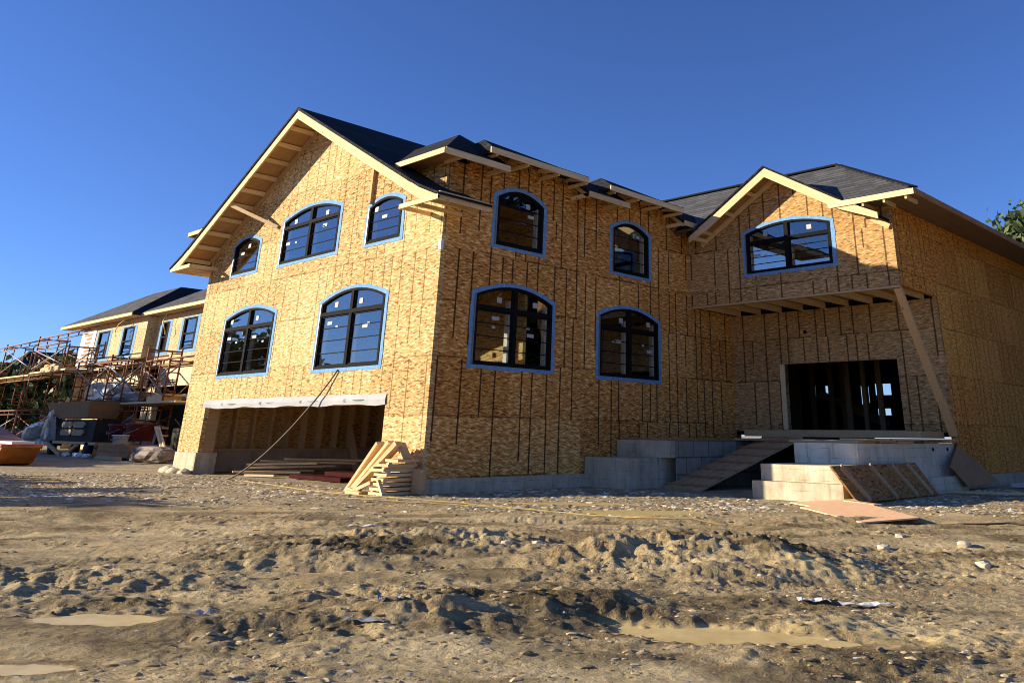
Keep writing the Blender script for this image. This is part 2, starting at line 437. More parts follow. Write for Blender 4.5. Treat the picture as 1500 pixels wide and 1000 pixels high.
# (wall, u0, u1, z0, z1, rise, kind)
WIN = dict(
    A=[(11.34*.7, 15.9*.7, 2.55, 4.25, .27, 'pair'), (3.09*.7, 7.5*.7, 2.52, 4.26, .30, 'pair'),
       (7.05*.7, 11.65*.7, 5.72, 7.05, .27, 'pair2'), (13.85*.7, 16.25*.7, 5.74, 6.68, .2, 'single'), (2.6*.7, 4.83*.7, 5.70, 6.70, .2, 'single')],
    B=[(1.18, 3.86, 2.52, 4.20, .30, 'pair'), (5.78, 8.46, 2.50, 4.16, .30, 'pair'), (1.70, 3.40, 5.54, 6.82, .27, 'single'), (6.32, 8.03, 5.50, 6.80, .27, 'single')],
    C=[(-5.24, -2.30, 5.68, 6.93, .24, 'pair')])
def to3(wall, depth):
    if wall == 'A': return lambda u, v: (depth, u, v)
    if wall == 'B': return lambda u, v: (u, depth, v)
    if wall == 'C': return lambda u, v: (10.14+depth, u, v)
def nrm(wall, d): return (0, d, 0) if wall == 'B' else (d, 0, 0)

def make_window(wall, u0, u1, z0, z1, rise, style, k):
    head = lambda u: z1+rise*(1-(2*(u-u0)/(u1-u0)-1)**2)
    fu, fv = .078, .065
    mid = (u0+u1)/2
    def light(a, b, lo, hi=None):
        n = 7; pts = [(a, lo), (b, lo)]
        if hi is not None: return pts+[(b, hi), (a, hi)]
        for i in range(n+1):
            u = b+(a-b)*i/n; pts.append((u, head(u)-fv))
        return pts
    holes = []
    if style.startswith('pair'):
        tr = z1-.30 if style == 'pair' else z1-.22
        for a, b in ((u0+fu, mid-.062), (mid+.062, u1-fu)):
            holes.append(light(a, b, tr+.05))
            holes.append(light(a, b, z0+fv, tr-.05))
    else:
        holes.append(light(u0+fu, u1-fu, z0+fv))
    f = MB(); f.holed([arch(u0, u1, z0, z1, rise)]+holes, to3(wall, -.025), nrm(wall, .11))
    # inner sash step round each light
    for L in holes:
        cu = sum(p[0] for p in L)/len(L); cv = sum(p[1] for p in L)/len(L)
        inner = [(cu+(p[0]-cu)*.94, cv+(p[1]-cv)*.945) for p in L]
        f.holed([L, inner], to3(wall, .012), nrm(wall, .05))
    fr = f.build('window', 'black', house)
    t = MB()
    rg = random.Random(k*13+ord(wall))
    ou, ov = .135, .095
    outer = []
    base = arch(u0-ou, u1+ou, z0-ov, z1+ov*.7, rise+.03, 22)
    # ragged edge: subdivide and jitter
    for i, p in enumerate(base):
        q = base[(i+1) % len(base)]
        m = max(1, int(max(abs(q[0]-p[0]), abs(q[1]-p[1]))/.18))
        for j in range(m):
            s = j/m; outer.append((p[0]+(q[0]-p[0])*s+rg.uniform(-.022, .022), p[1]+(q[1]-p[1])*s+rg.uniform(-.015, .015)))
    t.holed([outer, arch(u0+.01, u1-.01, z0+.01, z1, rise-.012)], to3(wall, -.012), nrm(wall, .010))
    t.build('flashing_tape', 'tape', fr)
    gl = MB()
    gl.holed([[(p[0], p[1]) for p in arch(u0+.05, u1-.05, z0+.04, z1-.02, rise-.02)]], to3(wall, .040), nrm(wall, .004))
    gl.build('glass_pane', 'glass', fr)
    b = MB()
    if style.startswith('pair'):
        nb = 3 if style == 'pair' else 2
        lo, hi = z0+fv, tr-.05
        zs = [lo+(hi-lo)*(i+1)/(nb+1) for i in range(nb)]
        spans = [(u0+fu, mid-.062), (mid+.062, u1-fu)]
    else:
        zs = [z0+fv+(z1+rise*.6-z0-fv)*(i+1)/4 for i in range(3)]; spans = [(u0+fu, u1-fu)]
    for z in zs:
        for a, c in spans:
            if wall == 'B': b.box(a, c, .030, .052, z-.011, z+.011)
            else:
                x = 0 if wall == 'A' else 10.14
                b.box(x+.030, x+.052, a, c, z-.011, z+.011)
    b.build('glazing_bar', 'black', fr)
    cs = MB()
    for a, c in spans:
        if wall == 'B': cs.box(c-.10, c-.012, .07, .20, z0+.06, z1-.05)
        else:
            x = 0 if wall == 'A' else 10.14
            cs.box(x+.07, x+.20, c-.06, c-.012, z0+.06, z1-.05)
    cs.build('inner_casing', 'white', fr)
    fn = MB()
    if wall == 'B': fn.box(u0-.035, u0+.012, -.032, -.026, z0-.01, z1-.01)
    else: fn.box((0 if wall == 'A' else 10.14)-.032, (0 if wall == 'A' else 10.14)-.026, u1-.012, u1+.03, z0-.01, z1-.01)
    fn.build('lit_frame_edge', 'grey_metal', fr)  # grey strip stands for the lit side of the frame
    # makers' stickers left on the panes
    for a, c in spans:
        n = 3 if style.startswith('pair') else 2
        for j in range(n):
            su = .16+.08*(j % 2); sv = .07 if j != 1 else .045
            cu = a+(c-a)*rg.uniform(.45, .85); cv = (z1-.06 if j == 0 else zs[-1]+rg.uniform(-.22, .18))
            if j == 2: cu = a+(c-a)*rg.uniform(.25, .6); su = .11; sv = .028
            s = MB(); q = [(cu-su/2, cv-sv), (cu+su/2, cv-sv), (cu+su/2, cv+sv), (cu-su/2, cv+sv)]
            s.holed([q], to3(wall, .030), nrm(wall, .006)); st = s.build('sticker', 'paper', fr)
    return fr

def wall_part(name, mat, loops, fn, vec, label=None):
    m = MB(); m.holed(loops, fn, vec); return m.build(name, mat, house, label)
def holes_of(w, g=.03): return [arch(u0+g, u1-g, z0+g, z1, rise-g) for u0, u1, z0, z1, rise, s in WIN[w]]

# garage gable wall: x = 0
garage = [(1.69, -.29), (11.6, -.29), (11.6, 1.60), (1.69, 1.60)]
outerA = [(0, 0), (1.69, 0), (1.69, 1.60), (11.57, 1.60), (11.57, .30), (W, .30), (W, 7.5), (12.4, 7.5), (W-.6, gz(W-.6)-.30 if False else 7.5)]
def gable_top(lo, hi, n=2):
    return [(hi, 7.5), (11.1, 7.5), (6.55, gz(6.55)-.28), (2.0, 7.5), (lo, 7.5)]
outerA = [(0, 0), (1.69, 0), (1.69, 1.60), (11.57, 1.60), (11.57, .30), (W, .30)] + gable_top(0, W)
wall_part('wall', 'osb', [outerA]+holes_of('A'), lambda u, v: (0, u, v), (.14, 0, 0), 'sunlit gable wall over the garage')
# long side wall: y = 0
outerB = [(.1405, 0), (12.6, 0), (12.6, 4.85), (10.14, 4.85), (10.14, 7.72), (.72, 7.72), (.70, 7.45), (.1405, 7.45)]
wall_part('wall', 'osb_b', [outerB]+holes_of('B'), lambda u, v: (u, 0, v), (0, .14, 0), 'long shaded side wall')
# wing front: x = 10.14
def cz(y): return 8.62-.60*abs(y+3.56)
outerC = [(-7.13, 4.86), (-.003, 4.86), (-.003, 7.15), (-1.1, 7.15), (-3.56, 8.62), (-6.0, 7.15), (-7.13, 7.15)]
wall_part('wall', 'osb_old', [outerC]+holes_of('C'), lambda u, v: (10.14, u, v), (.14, 0, 0), 'overhanging upper wall of the right wing')
door = [(-5.75, 1.17), (-1.97, 1.17), (-1.97, 3.15), (-5.75, 3.15)]
wall_part('wall', 'osb_old', [[(-7.13, 1.12), (-.003, 1.12), (-.003, 4.80), (-7.13, 4.80)], door], lambda u, v: (12.6, u, v), (.14, 0, 0), 'recessed entry wall under the overhang')
outerE = [(10.285, 4.86), (12.743, 4.86), (12.743, .02), (27, .02), (27, 7.2), (10.285, 7.2)]
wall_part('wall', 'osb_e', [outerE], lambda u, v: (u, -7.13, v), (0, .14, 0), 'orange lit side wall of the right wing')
# hidden outer walls so the inside is closed
wall_part('wall', 'osb_in', [[(.15, .32), (13, .32), (13, 7.4), (.15, 7.4)]], lambda u, v: (u, W-.14, v), (0, .14, 0))
holesF = [[(-.01,2.72),(.76,2.72),(.76,3.2),(-.01,3.2)], [(.1,1.88),(.73,1.88),(.73,2.16),(.1,2.16)], [(4.5,2.75),(4.64,2.75),(4.64,3.2),(4.5,3.2)],
          [(3.68,2.74),(3.84,2.74),(3.84,3.2),(3.68,3.2)], [(3.04,2.66),(3.21,2.66),(3.21,3.18),(3.04,3.18)], [(1.36,2.34),(1.45,2.34),(1.45,3.13),(1.36,3.13)], [(1.04,2.4),(1.1,2.4),(1.1,3.1),(1.04,3.1)]]
wall_part('wall', 'inside_shade', [[(-7,1.1),(8,1.1),(8,7.1),(-7,7.1)]]+holesF, lambda u, v: (25, u, v), (.1, 0, 0))
m = MB(); m.box(13, 13.1, .15, W-.15, -.3, 7.4); m.build('wall', 'osb_in', house)
m = MB(); m.box(13.11, 25.1, 8.01, 8.15, -.3, 9.6); m.build('wall', 'inside_shade', house)


# concrete foundation
m = MB(); m.box(-.03, 12.6, -.03, .16, -.7, -.002)
m.box(12.6, 27, -7.17, -6.9, -.7, .015)
m.box(-.03, .3, 0.165, 1.69, -.7, -.002)
m.build('foundation', 'concrete', house)
m = MB(); m.box(-.04, .62, 11.57, W+.02, -.7, .297); m.box(.62, 13, 12.62, W+.02, -.7, .315)
m.build('garage_curb', 'concrete', house)
# rounded lumps of spilt concrete round the pier foot
m = MB()
rg = random.Random(5)
for (x, y, r) in ((-.15, 13.0, .22), (-.25, 12.45, .2), (-.05, 13.35, .26), (-.22, 11.75, .19)):
    bm = bmesh.new(); bmesh.ops.create_icosphere(bm, subdivisions=2, radius=1)
    vs = [(x+v.co.x*r*1.1*(1+rg.uniform(-.12,.12)), y+v.co.y*r*1.5, -.3+v.co.z*r*.8*(1+rg.uniform(-.15,.15))) for v in bm.verts]
    fs = [tuple(v.index for v in f.verts) for f in bm.faces]; m.add(vs, fs); bm.free()
m.build('concrete_lump', 'concrete', house)

for wl in 'ABC':
    for i, a in enumerate(WIN[wl]): make_window(wl, *a, i)

# ---- garage opening
m = MB(); n = 26
for i in range(n):                                   # the wrap sags and creases along its length
    y0 = 1.66+(11.66-1.66)*i/n; y1 = 1.66+(11.66-1.66)*(i+1)/n
    def e(y): return .018*math.sin(y*2.3)+.012*math.sin(y*5.1)
    def d(y): return -.02-.012*math.sin(y*3.7+1)
    m.add([(d(y0), y0, 1.585+e(y0)), (d(y1), y1, 1.585+e(y1)), (d(y1)-.012, y1, 1.70), (d(y0)-.012, y0, 1.70), (-.008, y0, 1.835+e(y0+2)*.5), (-.008, y1, 1.835+e(y1+2)*.5)],
          [(0,1,2,3), (3,2,5,4)])
wr = m.build('header_wrap', 'cloth', house, 'white wrap over the garage header')
m = MB()
for y in (3.2, 5.4, 7.7, 10.1):
    m.box(-.046, -.044, y-.6, y-.1, 1.70, 1.715); m.box(-.046, -.044, y-.5, y-.2, 1.675, 1.683)
    for k_ in range(5):
        m.box(-.046, -.044, y+.25-.05*abs(k_-2)*.5, y+.25+.1-.05*abs(k_-2)*.5, 1.66+.016*k_, 1.67+.016*k_)
m.build('print', 'ink', wr)
m = MB(); m.box(.145, .5, 11.60, 11.75, .30, 1.6); m.build('garage_jamb', 'pine_old', house)
m = MB(); m.box(.145, .5, 1.69, 11.6, 1.60, 1.83); m.build('garage_header', 'pine_old', house)
for i in range(19):
    x = .98+.635*i
    m = MB(); m.box(x-.045, x+.045, 12.66, 12.955, .40, 2.2); m.build('stud', 'pine', house)
m = MB(); m.box(.62, 13, 12.64, 12.955, .318, .395); m.build('bottom_plate', 'pine', house)
for i in range(15):
    y = 1.0+.8*i
    m = MB(); m.box(8.05, 8.25, y-.045, y+.045, .02, 2.2); m.build('stud', 'pine', house)
m = MB(); m.box(8.26, 8.36, .2, 12.6, -.3, 2.2); m.build('partition_wall', 'osb_in', house)
m = MB(); m.box(.15, 13, .16, 12.95, 2.2, 2.38); m.build('floor', 'ply', house)
m = MB(); m.box(.15, 13, .16, 12.95, 4.95, 5.15); m.build('floor', 'ply', house)
m = MB(); m.box(.15, 13, .16, 12.95, 7.36, 7.44); m.build('ceiling', 'ply', house)
m = MB(); m.box(3.0, 3.1, .16, 3.4, 2.385, 4.945); m.build('partition_wall', 'osb_in', house)
m = MB(); m.box(5.2, 5.3, 3.2, 9.0, 2.385, 4.945); m.build('partition_wall', 'osb_in', house)
m = MB(); m.box(5.2, 5.3, .16, 9.0, 5.155, 7.355); m.build('partition_wall', 'osb_in', house)
m = MB(); m.box(5.35, 12, 5.0, 5.1, 2.385, 4.945); m.build('partition_wall', 'inside_shade', house)
m = MB(); m.box(12.745, 27, -6.98, 8, 1.02, 1.14); m.build('floor', 'inside_shade', house)
m = MB(); m.box(12.745, 27, -6.98, 8, 4.9, 5.1); m.build('floor', 'inside_shade', house)
for (x, y, wd) in ((17,-3.2,.2),(17,-2.6,.16),(17,-2.0,.2),(19,-.9,.3),(19,-.3,.2),(19,.5,.2),(21,1.6,.2),(21,2.3,.4),(21,2.7,.2),(16,-4.6,.18),(16,-5.5,.3)):
    m = MB(); m.box(x, x+.1, y, y+wd, 1.145, 4.89); m.build('stud', 'hopper', house)  # stud colour darkened to stand for the dim interior
m = MB(); m.beam((20, -2.0, 1.4), (20, .8, 2.6), .15, .25); m.build('stair_stringer', 'hopper', house)

# ---- roofs
def roof(loops3, vec=(0,0,-.10), mat='shingle', name='roof', label=None):
    m = MB()
    for L in loops3: m.prism(L, vec)
    return m.build(name, mat, house, label)
E0, D0, DT = 7.43, 1.56, 8.53                         # eave height, run of the steep band, deck height
def band(x0, x1, y0, y1, e, t, top): pass
ex, ey, ey2 = -.66, -.75, W+.75
# steep band round the main block with a flat deck
def gy(z): return 6.55-(10.25-z)/.55                  # where the gable slope reaches height z
roof([[(ex, ey, E0), (ex, gy(E0), E0), (ex+D0, gy(DT), DT), (ex+D0, ey+D0, DT)]], label='front slope of the hipped roof')
roof([[(ex, ey2, E0), (ex, W-gy(E0), E0), (ex+D0, W-gy(DT), DT), (ex+D0, ey2-D0, DT)]])
low = [(ex, 1.42), (4.45, 6.23), (8.97, 10.7)]
def side(x0, x1, e, y0=ey):
    s = (DT-E0)/D0; run = (DT-e)/s
    return [(x0, y0, e), (x1, y0, e), (x1, y0+run, DT), (x0, y0+run, DT)]
DT2 = 8.0
def low_side(x0, x1): return [(x0, ey, E0), (x1, ey, E0), (x1, .05, DT2), (x0, .05, DT2)]
roof([[(ex, ey, E0), (1.42, ey, E0), (1.42, .06, DT2), (ex+D0, ey+D0, DT)]], label='low eave slope of the long side')
for q_ in (low_side(4.45, 6.23), low_side(8.97, 10.9)): roof([q_], label='low eave slope of the long side')
for x0, x1 in ((.74, 4.42), (5.36, 8.92)):
    roof([[(x0, ey-.02, 7.83), (x1, ey-.02, 7.83), (x1, ey+.35, 7.97), (x0+.25, ey+.62, 8.20)]], label='raised eave above an upper window')
    roof([[(x0+.25, ey+.62, 8.19), (x1, ey+.35, 7.96), (x1, .4, 7.96), (x0+.25, .9, 8.10)]])
roof([[(ex+D0, ey+D0, DT), (ex+D0, gy(DT), DT), (1.95, gy(DT), DT2), (1.95, .3, DT2)]])
roof([[(ex, ey2, E0), (ex+D0, ey2-D0, DT), (13, ey2-D0, DT), (13, ey2, E0)]])
roof([[(1.3, .05, DT2+.01), (1.3, W-.05, DT2+.01), (13, W-.05, DT2+.01), (13, .05, DT2+.01)]], label='flat roof deck')
# cheeks of the raised eaves
for x0 in (.74, 5.36):
    m = MB(); m.add([(x0+.03, ey+.02, 7.79), (x0+.03, ey+.02, 7.66), (x0+.03, .3, 7.66), (x0+.03, .9, 7.9), (x0+.27, .9, 8.06), (x0+.27, ey+.62, 8.15)],
                    [(0, 1, 2, 3), (0, 3, 4, 5)]); m.build('roof_cheek', 'shingle', house)
for x1 in (4.42, 8.92):
    m = MB(); m.prism([(x1-.05, ey+.02, 7.78), (x1-.05, ey+.02, 7.66), (x1-.05, .3, 7.70), (x1-.05, .4, 7.90), (x1-.05, ey+.35, 7.90)], (.04, 0, 0)); m.build('roof_cheek', 'shingle', house)
# big front gable
RX0, RX1 = -.99, 7.5
def gable_half(sgn):
    ys = [6.55, 6.55+sgn*6.40]
    a = [(RX0, 6.55, gz(6.55)), (RX1, 6.55, gz(6.55)), (RX1, ys[1], gz(ys[1])), (RX0, ys[1], gz(ys[1]))]
    m = MB(); m.prism(a, (0, 0, -.09))
    yy = [6.55+sgn*s for s in (6.58, 6.75, 7.05, 7.35, 7.6)]
    for p, q in zip(yy, yy[1:]):
        m.prism([(RX0, p, gz(p)), (.66, p, gz(p)), (.66, q, gz(q)), (RX0, q, gz(q))], (0, 0, -.06))
    p, q = ys[1], yy[0]; m.prism([(RX0, p, gz(p)), (-.004, p, gz(p)), (-.004, q, gz(q)), (RX0, q, gz(q))], (0, 0, -.06))
    return m.build('roof', 'shingle', house, 'steep gable slope over the garage')
gable_half(1); gable_half(-1)
for sgn in (1, -1):
    # rake board: follows the slope and flares at the foot
    ss = [0, 2, 4, 5.6, 6.4, 6.75, 6.95, 7.2, 7.55]
    m = MB()
    for s0, s1 in zip(ss, ss[1:]):
        y0, y1 = 6.55+sgn*s0, 6.55+sgn*s1
        t0, t1 = gz(y0)-.085, gz(y1)-.085
        b0, b1 = max(gz(y0)-.36, 6.05), max(gz(y1)-.36, 6.05)
        m.add([(-.955,y0,b0),(-.955,y1,b1),(-.955,y1,t1),(-.955,y0,t0),(-.90,y0,b0),(-.90,y1,b1),(-.90,y1,t1),(-.90,y0,t0)],
              [(0,1,2,3),(7,6,5,4),(0,4,5,1),(2,6,7,3),(0,3,7,4),(1,5,6,2)])
    m.build('rake_board', 'pine', house)
    # soffit boards and lookouts under the overhang
    a, b = 6.55, 6.55+sgn*7.4
    m = MB(); m.prism([(-.895, a, gz(a)-.1), (-.005, a, gz(a)-.1), (-.005, 6.55+sgn*6.75, gz(6.55+sgn*6.75)-.1), (-.895, 6.55+sgn*6.75, gz(6.55+sgn*6.75)-.1)], (0,0,-.03))
    m.build('soffit', 'ply', house)
    for i in range(10):
        y = 6.55+sgn*(.55+.68*i)
        m = MB(); m.beam((-.90, y, gz(y)-.20), (-.002, y, gz(y)-.20), .07, .14, (0, -sgn*.5, 1)); m.build('lookout', 'pine', house)
    m = MB()
    m.beam((-.04, a+sgn*.1, gz(a)-.30), (-.04, 6.55+sgn*6.5, gz(6.55+sgn*6.5)-.25), .07, .16, (0, .5*sgn, 1)); m.build('ledger_board', 'pine_old', house)
    # horn: the boxed foot of the rake
    yt = 6.55+sgn*7.55; yi = 6.55+sgn*6.0
    m = MB(); m.box(-.96, -.905, min(yt, yi), max(yt, yi), 6.03, 6.145); m.build('horn_board', 'pine', house)
    m = MB(); m.box(-.90, .64, min(yt, yt-sgn*.06), max(yt, yt-sgn*.06), 6.03, 6.235); m.build('horn_board', 'pine', house)
    for y in (yi, yi+sgn*.55, yt-sgn*.40):
        m = MB(); x1 = -.002 if 0 < y < W else .55
        m.box(-.90, x1, y-.03, y+.03, 6.04, 6.14); m.build('horn_lookout', 'pine', house)
m = MB(); m.beam((-.85, 10.3, 7.78), (-.05, 8.55, 6.95), .07, .11); m.build('temporary_strut', 'pine', house)
m = MB(); m.box(-.10, -.004, 3.26, 3.36, 6.82, 8.15); m.build('upright_board', 'pine_old', house)
m = MB(); m.box(-.085, -.004, -.10, .0, 5.1, 5.34); m.build('corner_clip', 'white', house)
# fascia, soffits and rafter tails of the hip and the raised eaves
m = MB(); m.box(ex-.04, ex, ey, 1.30, 7.28, 7.42); m.build('fascia_board', 'pine', house)
m = MB(); m.box(ex-.04, ex, 11.8, ey2, 7.28, 7.42); m.build('fascia_board', 'pine', house)
for x0, x1, z in ((ex, 1.42, 7.35), (4.45, 6.23, 7.35), (8.97, 9.75, 7.35), (.74, 4.42, 7.73), (5.36, 8.92, 7.73)):
    m = MB(); m.box(x0, x1, ey-.04, ey, z-.085, z+.075); m.build('fascia_board', 'pine', house)
m = MB(); m.box(ex, 3, ey2, ey2+.04, 7.28, 7.42); m.build('fascia_board', 'pine', house)
for x in (-.1, 1.30, 4.50, 5.9, 9.02):
    m = MB(); m.box(x-.035, x+.035, ey+.005, -.003, 7.28, 7.39); m.build('lookout', 'pine', house)
for x in (1.38, 4.50, 9.02):
    m = MB(); m.beam((x, ey+.03, 7.30), (x, -.005, 7.80), .07, .13); m.build('rafter_tail', 'pine_old', house)
for x0, x1 in ((.74, 4.42), (5.36, 8.92)):
    n = 4
    for i in range(n):
        x = x0+.15+(x1-x0-.3)*i/(n-1)
        m = MB(); m.beam((x, ey+.005, 7.72), (x, -.004, 7.86), .07, .10); m.build('rafter_tail', 'pine', house)
        m = MB(); m.box(x+.06, x+.12, ey+.005, -.003, 7.60, 7.69); m.build('lookout', 'pine', house)
for ya, yb in ((ey+.005, 1.2), (11.9, ey2)):
    m = MB(); m.prism([(ex+.005, ya, 7.36), (ex+.005, yb, 7.36), (-.01, yb, 7.36), (-.01, ya, 7.36)], (0,0,.03)); m.build('soffit', 'brown_wood', house)
# frieze above the wall top, behind the raised eaves
m = MB(); m.box(.76, 8.9, .02, .12, 7.72, 7.94); m.build('frieze', 'osb_b', house)

# ---- right wing roofs
CX, CY, CE = 9.37, -8.15, 7.25
t = 4.0; rz = CE+.6*t
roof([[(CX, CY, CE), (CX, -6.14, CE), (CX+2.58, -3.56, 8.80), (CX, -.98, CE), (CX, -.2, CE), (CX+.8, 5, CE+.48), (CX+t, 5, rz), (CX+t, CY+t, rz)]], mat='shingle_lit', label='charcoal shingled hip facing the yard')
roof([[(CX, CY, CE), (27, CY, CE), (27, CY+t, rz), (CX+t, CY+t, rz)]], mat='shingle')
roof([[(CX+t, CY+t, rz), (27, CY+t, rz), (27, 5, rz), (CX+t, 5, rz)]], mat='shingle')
cap = MB(); cap.beam((CX+t, CY+t, rz+.02), (CX+t, 5, rz+.02), .3, .06); cap.beam((CX, CY, CE+.02), (CX+t, CY+t, rz+.02), .25, .05); cap.build('ridge_cap', 'shingle', house)
GX = 9.38
def cgz(y): return 8.80-.60*abs(y+3.56)
for sgn, far in ((1, 2.95), (-1, 3.5)):
    ye = -3.56+sgn*far
    ym = -3.56+sgn*1.75; m = MB(); m.prism([(GX-.04, -3.56, cgz(-3.56)), (12.05, -3.56, cgz(-3.56)), (10.13, ym, cgz(ym)), (10.13, ye, cgz(ye)-.02), (GX+.06 if sgn < 0 else GX-.04, ye, cgz(ye)), (GX+.06 if sgn < 0 else GX-.04, -3.56+sgn*2.5, cgz(-3.56+sgn*2.5)), (GX-.04, -3.56+sgn*2.3, cgz(-3.56+sgn*2.3))], (0,0,-.06)); m.build('roof', 'shingle', house, 'small gable slope on the right wing')
    m = MB(); prof = []
    for q_ in (0, 1.2, 2.3, 2.6, 2.95, 3.5):
        if q_ > far: continue
        zt = 8.80-.60*q_-.07 if q_ <= 2.3 else 8.80-.60*2.3-.07-.50*(q_-2.3)
        prof.append((-3.56+sgn*q_, zt, zt-(.29 if q_ <= 2.3 else .29-.11*(q_-2.3)/1.2)))
    for (ya, ta, ba), (yb, tb, bb) in zip(prof, prof[1:]):
        m.add([(GX,ya,ba),(GX,yb,bb),(GX,yb,tb),(GX,ya,ta),(GX+.055,ya,ba),(GX+.055,yb,bb),(GX+.055,yb,tb),(GX+.055,ya,ta)], [(0,1,2,3),(7,6,5,4),(0,4,5,1),(2,6,7,3),(0,3,7,4),(1,5,6,2)])
    m.build('rake_board', 'pine', house)
    m = MB(); m.prism([(GX+.06, -3.56, cgz(-3.56)-.10), (10.13, -3.56, cgz(-3.56)-.10), (10.13, ye, cgz(ye)-.10), (GX+.06, ye, cgz(ye)-.10)], (0,0,-.025)); m.build('soffit', 'ply', house)
    for i in range(3):
        y = -3.56+sgn*(.8+.85*i)
        m = MB(); m.beam((GX+.06, y, cgz(y)-.19), (10.135, y, cgz(y)-.19), .07, .12, (0, -sgn*.55, 1)); m.build('lookout', 'pine', house)
    m = MB(); m.beam((10.10, -3.56+sgn*.1, cgz(-3.56)-.28), (10.10, ye, cgz(ye)-.22), .06, .14, (0, .55*sgn, 1)); m.build('ledger_board', 'pine', house)
m = MB(); m.box(CX-.03, CX+.01, CY, -5.62, 7.08, 7.24); m.build('fascia_board', 'pine', house)
m = MB(); m.box(CX+.02, 27, CY-.04, CY, 7.08, 7.24); m.build('fascia_board', 'brown_wood', house)
m = MB(); m.box(CX+.02, 10.13, CY+.01, -5.75, 7.11, 7.14); m.box(10.13, 27, CY+.01, -7.14, 7.11, 7.14); m.build('soffit', 'hopper', house)
for i in range(4):
    y = -7.9+.62*i
    m = MB(); m.box(CX+.02, 10.135, y-.03, y+.03, 6.99, 7.105); m.build('lookout', 'pine', house)
m = MB(); m.box(9.40, 10.13, -.85, -.75, 6.85, 6.97); m.build('lookout', 'pine', house)
# joists under the overhang
m = MB(); m.box(10.29, 12.59, -7.0, -.003, 4.98, 5.04); m.build('overhang_deck', 'brown_wood', house)
for i in range(9):
    y = -.35-.80*i
    m = MB(); m.box(10.285, 12.595, y-.05, y+.05, 4.80, 4.975); m.build('joist', 'pine', house)
m = MB(); m.box(10.15, 10.28, -7.12, -.003, 4.80, 4.855); m.build('rim_board', 'pine_old', house)
# door opening
m = MB(); m.box(12.56, 12.75, -1.97, -1.80, 1.175, 3.15); m.build('door_jamb', 'pine', house)
m = MB(); m.box(12.50, 12.75, -5.85, -1.85, 1.145, 1.17); m.build('door_sill', 'pine_old', house)
m = MB(); m.box(12.57, 12.6, -2.85, -2.75, 4.06, 4.16); m.build('wall_box', 'black', house)

# ---- concrete porch and steps
m = MB()
m.box(5.22, 6.5, -1.58, -.04, -.7, .41); m.box(6.5, 12.59, -1.6, -.04, -.7, .405)
m.build('entry_steps', 'concrete', house, 'shaded left flight of concrete steps')
m = MB(); m.box(6.52, 12.59, -1.90, -.035, .412, .84); m.build('step_block', 'concrete', house)
m = MB(); m.box(6.75, 12.59, -1.935, -1.91, -.5, .838); m.build('block_facing', 'block', house)
m = MB(); m.box(5.24, 6.6, -7.42, -5.46, .06, .40); m.box(5.10, 6.6, -7.50, -5.30, -.7, .055); m.build('entry_steps', 'concrete', house, 'sunlit right flight of concrete steps')
m = MB(); m.box(6.61, 12.4, -7.16, -5.55, -.7, .845); m.build('porch_wall', 'concrete_bounce', house, 'stained concrete cheek of the porch')
m = MB(); m.box(9.9, 12.3, -7.45, -7.17, -.7, .06); m.build('porch_footing', 'concrete_bounce', house)
m = MB()
for x in (10.9, 11.9):
    bmx = [(x+.07*math.cos(a), .62*0+.70+.05*math.sin(a)) for a in [i*math.pi/6 for i in range(12)]]
    m.holed([bmx], lambda u, v: (u, -7.166, v), (0, .004, 0))
m.build('tie_hole', 'rubber', house)
m = MB(); m.box(11.0, 11.1, -5.5, -1.95, -.5, 1.0); m.build('porch_gap_shade', 'inside_shade', house)  # near black sheet added to darken the gap between the steps
for j, (x, dx) in enumerate(((7.1, .0), (7.6, .1), (8.1, -.1))): pass
rg = random.Random(9)
for i in range(6):                                    # loose boards laid as a deck on the porch
    x0 = 6.75+.95*i
    m = MB(); m.box(x0, x0+.9, -7.12+rg.uniform(-.12,.12), (-5.3 if i < 3 else -1.7)+rg.uniform(-.2,.2), .85+.008*(i % 2), .90+.008*(i % 2)); m.build('deck_board', 'pine_old', house)
m = MB(); m.box(6.9, 12.55, -7.25, -6.6, .912, .95); m.build('deck_board', 'pine', house)
m = MB(); m.box(6.9, 12.55, -1.62, -.05, .845, .90); m.build('deck_board', 'brown_wood', house)
m = MB(); m.box(10.9, 12.49, -6.9, -1.4, .965, 1.14); m.build('entry_deck', 'pine_old', house)

# ------------------------------------------------------------------ the house wing behind scaffolding at the far left
nh = thing('house', 'smaller pale unfinished house far left behind the scaffolding, with narrow blue taped windows', 'house', (10, 37, G))
def nwall(x, y0, y1, holes, label=None, mat='osb_pale'):
    m = MB(); m.holed([[(y0, 4.3), (y1, 4.3), (y1, 7.2), (y0, 7.2)]]+holes, lambda u, v: (x, u, v), (.12, 0, 0)); return m.build('wall', mat, nh, label)
M['osb_pale'] = osb('OSB pale', (.26, .16, .07), (.60, .43, .22), (.80, .64, .40), lines=False)
rect = lambda a, b, c, d: [(a, c), (b, c), (b, d), (a, d)]
w1 = [(43.2, 45.2), (39.1, 40.9)]; w2 = [(35.35, 36.4), (31.6, 33.4)]
nwall(6.9, 37.4, 48.3, [rect(a, b, 5.05, 6.75) for a, b in w1])
nwall(7.45, 22, 37.4, [rect(a, b, 5.08, 6.8) for a, b in w2])
m = MB(); m.box(6.9, 7.6, 37.3, 37.395, 4.3, 7.2); m.build('wall', 'osb_pale', nh)
m = MB(); m.box(7.03, 14, 48.2, 48.3, -.3, 7.2); m.box(14, 14.1, 22, 48.3, -.3, 7.2); m.build('wall', 'osb_pale', nh)
m = MB(); m.box(7.6, 14, 22, 48.2, 4.2, 4.3); m.build('floor', 'ply', nh)
m = MB(); m.box(10, 10.1, 22, 48.2, 4.31, 7.3); m.build('partition_wall', 'inside_shade', nh)
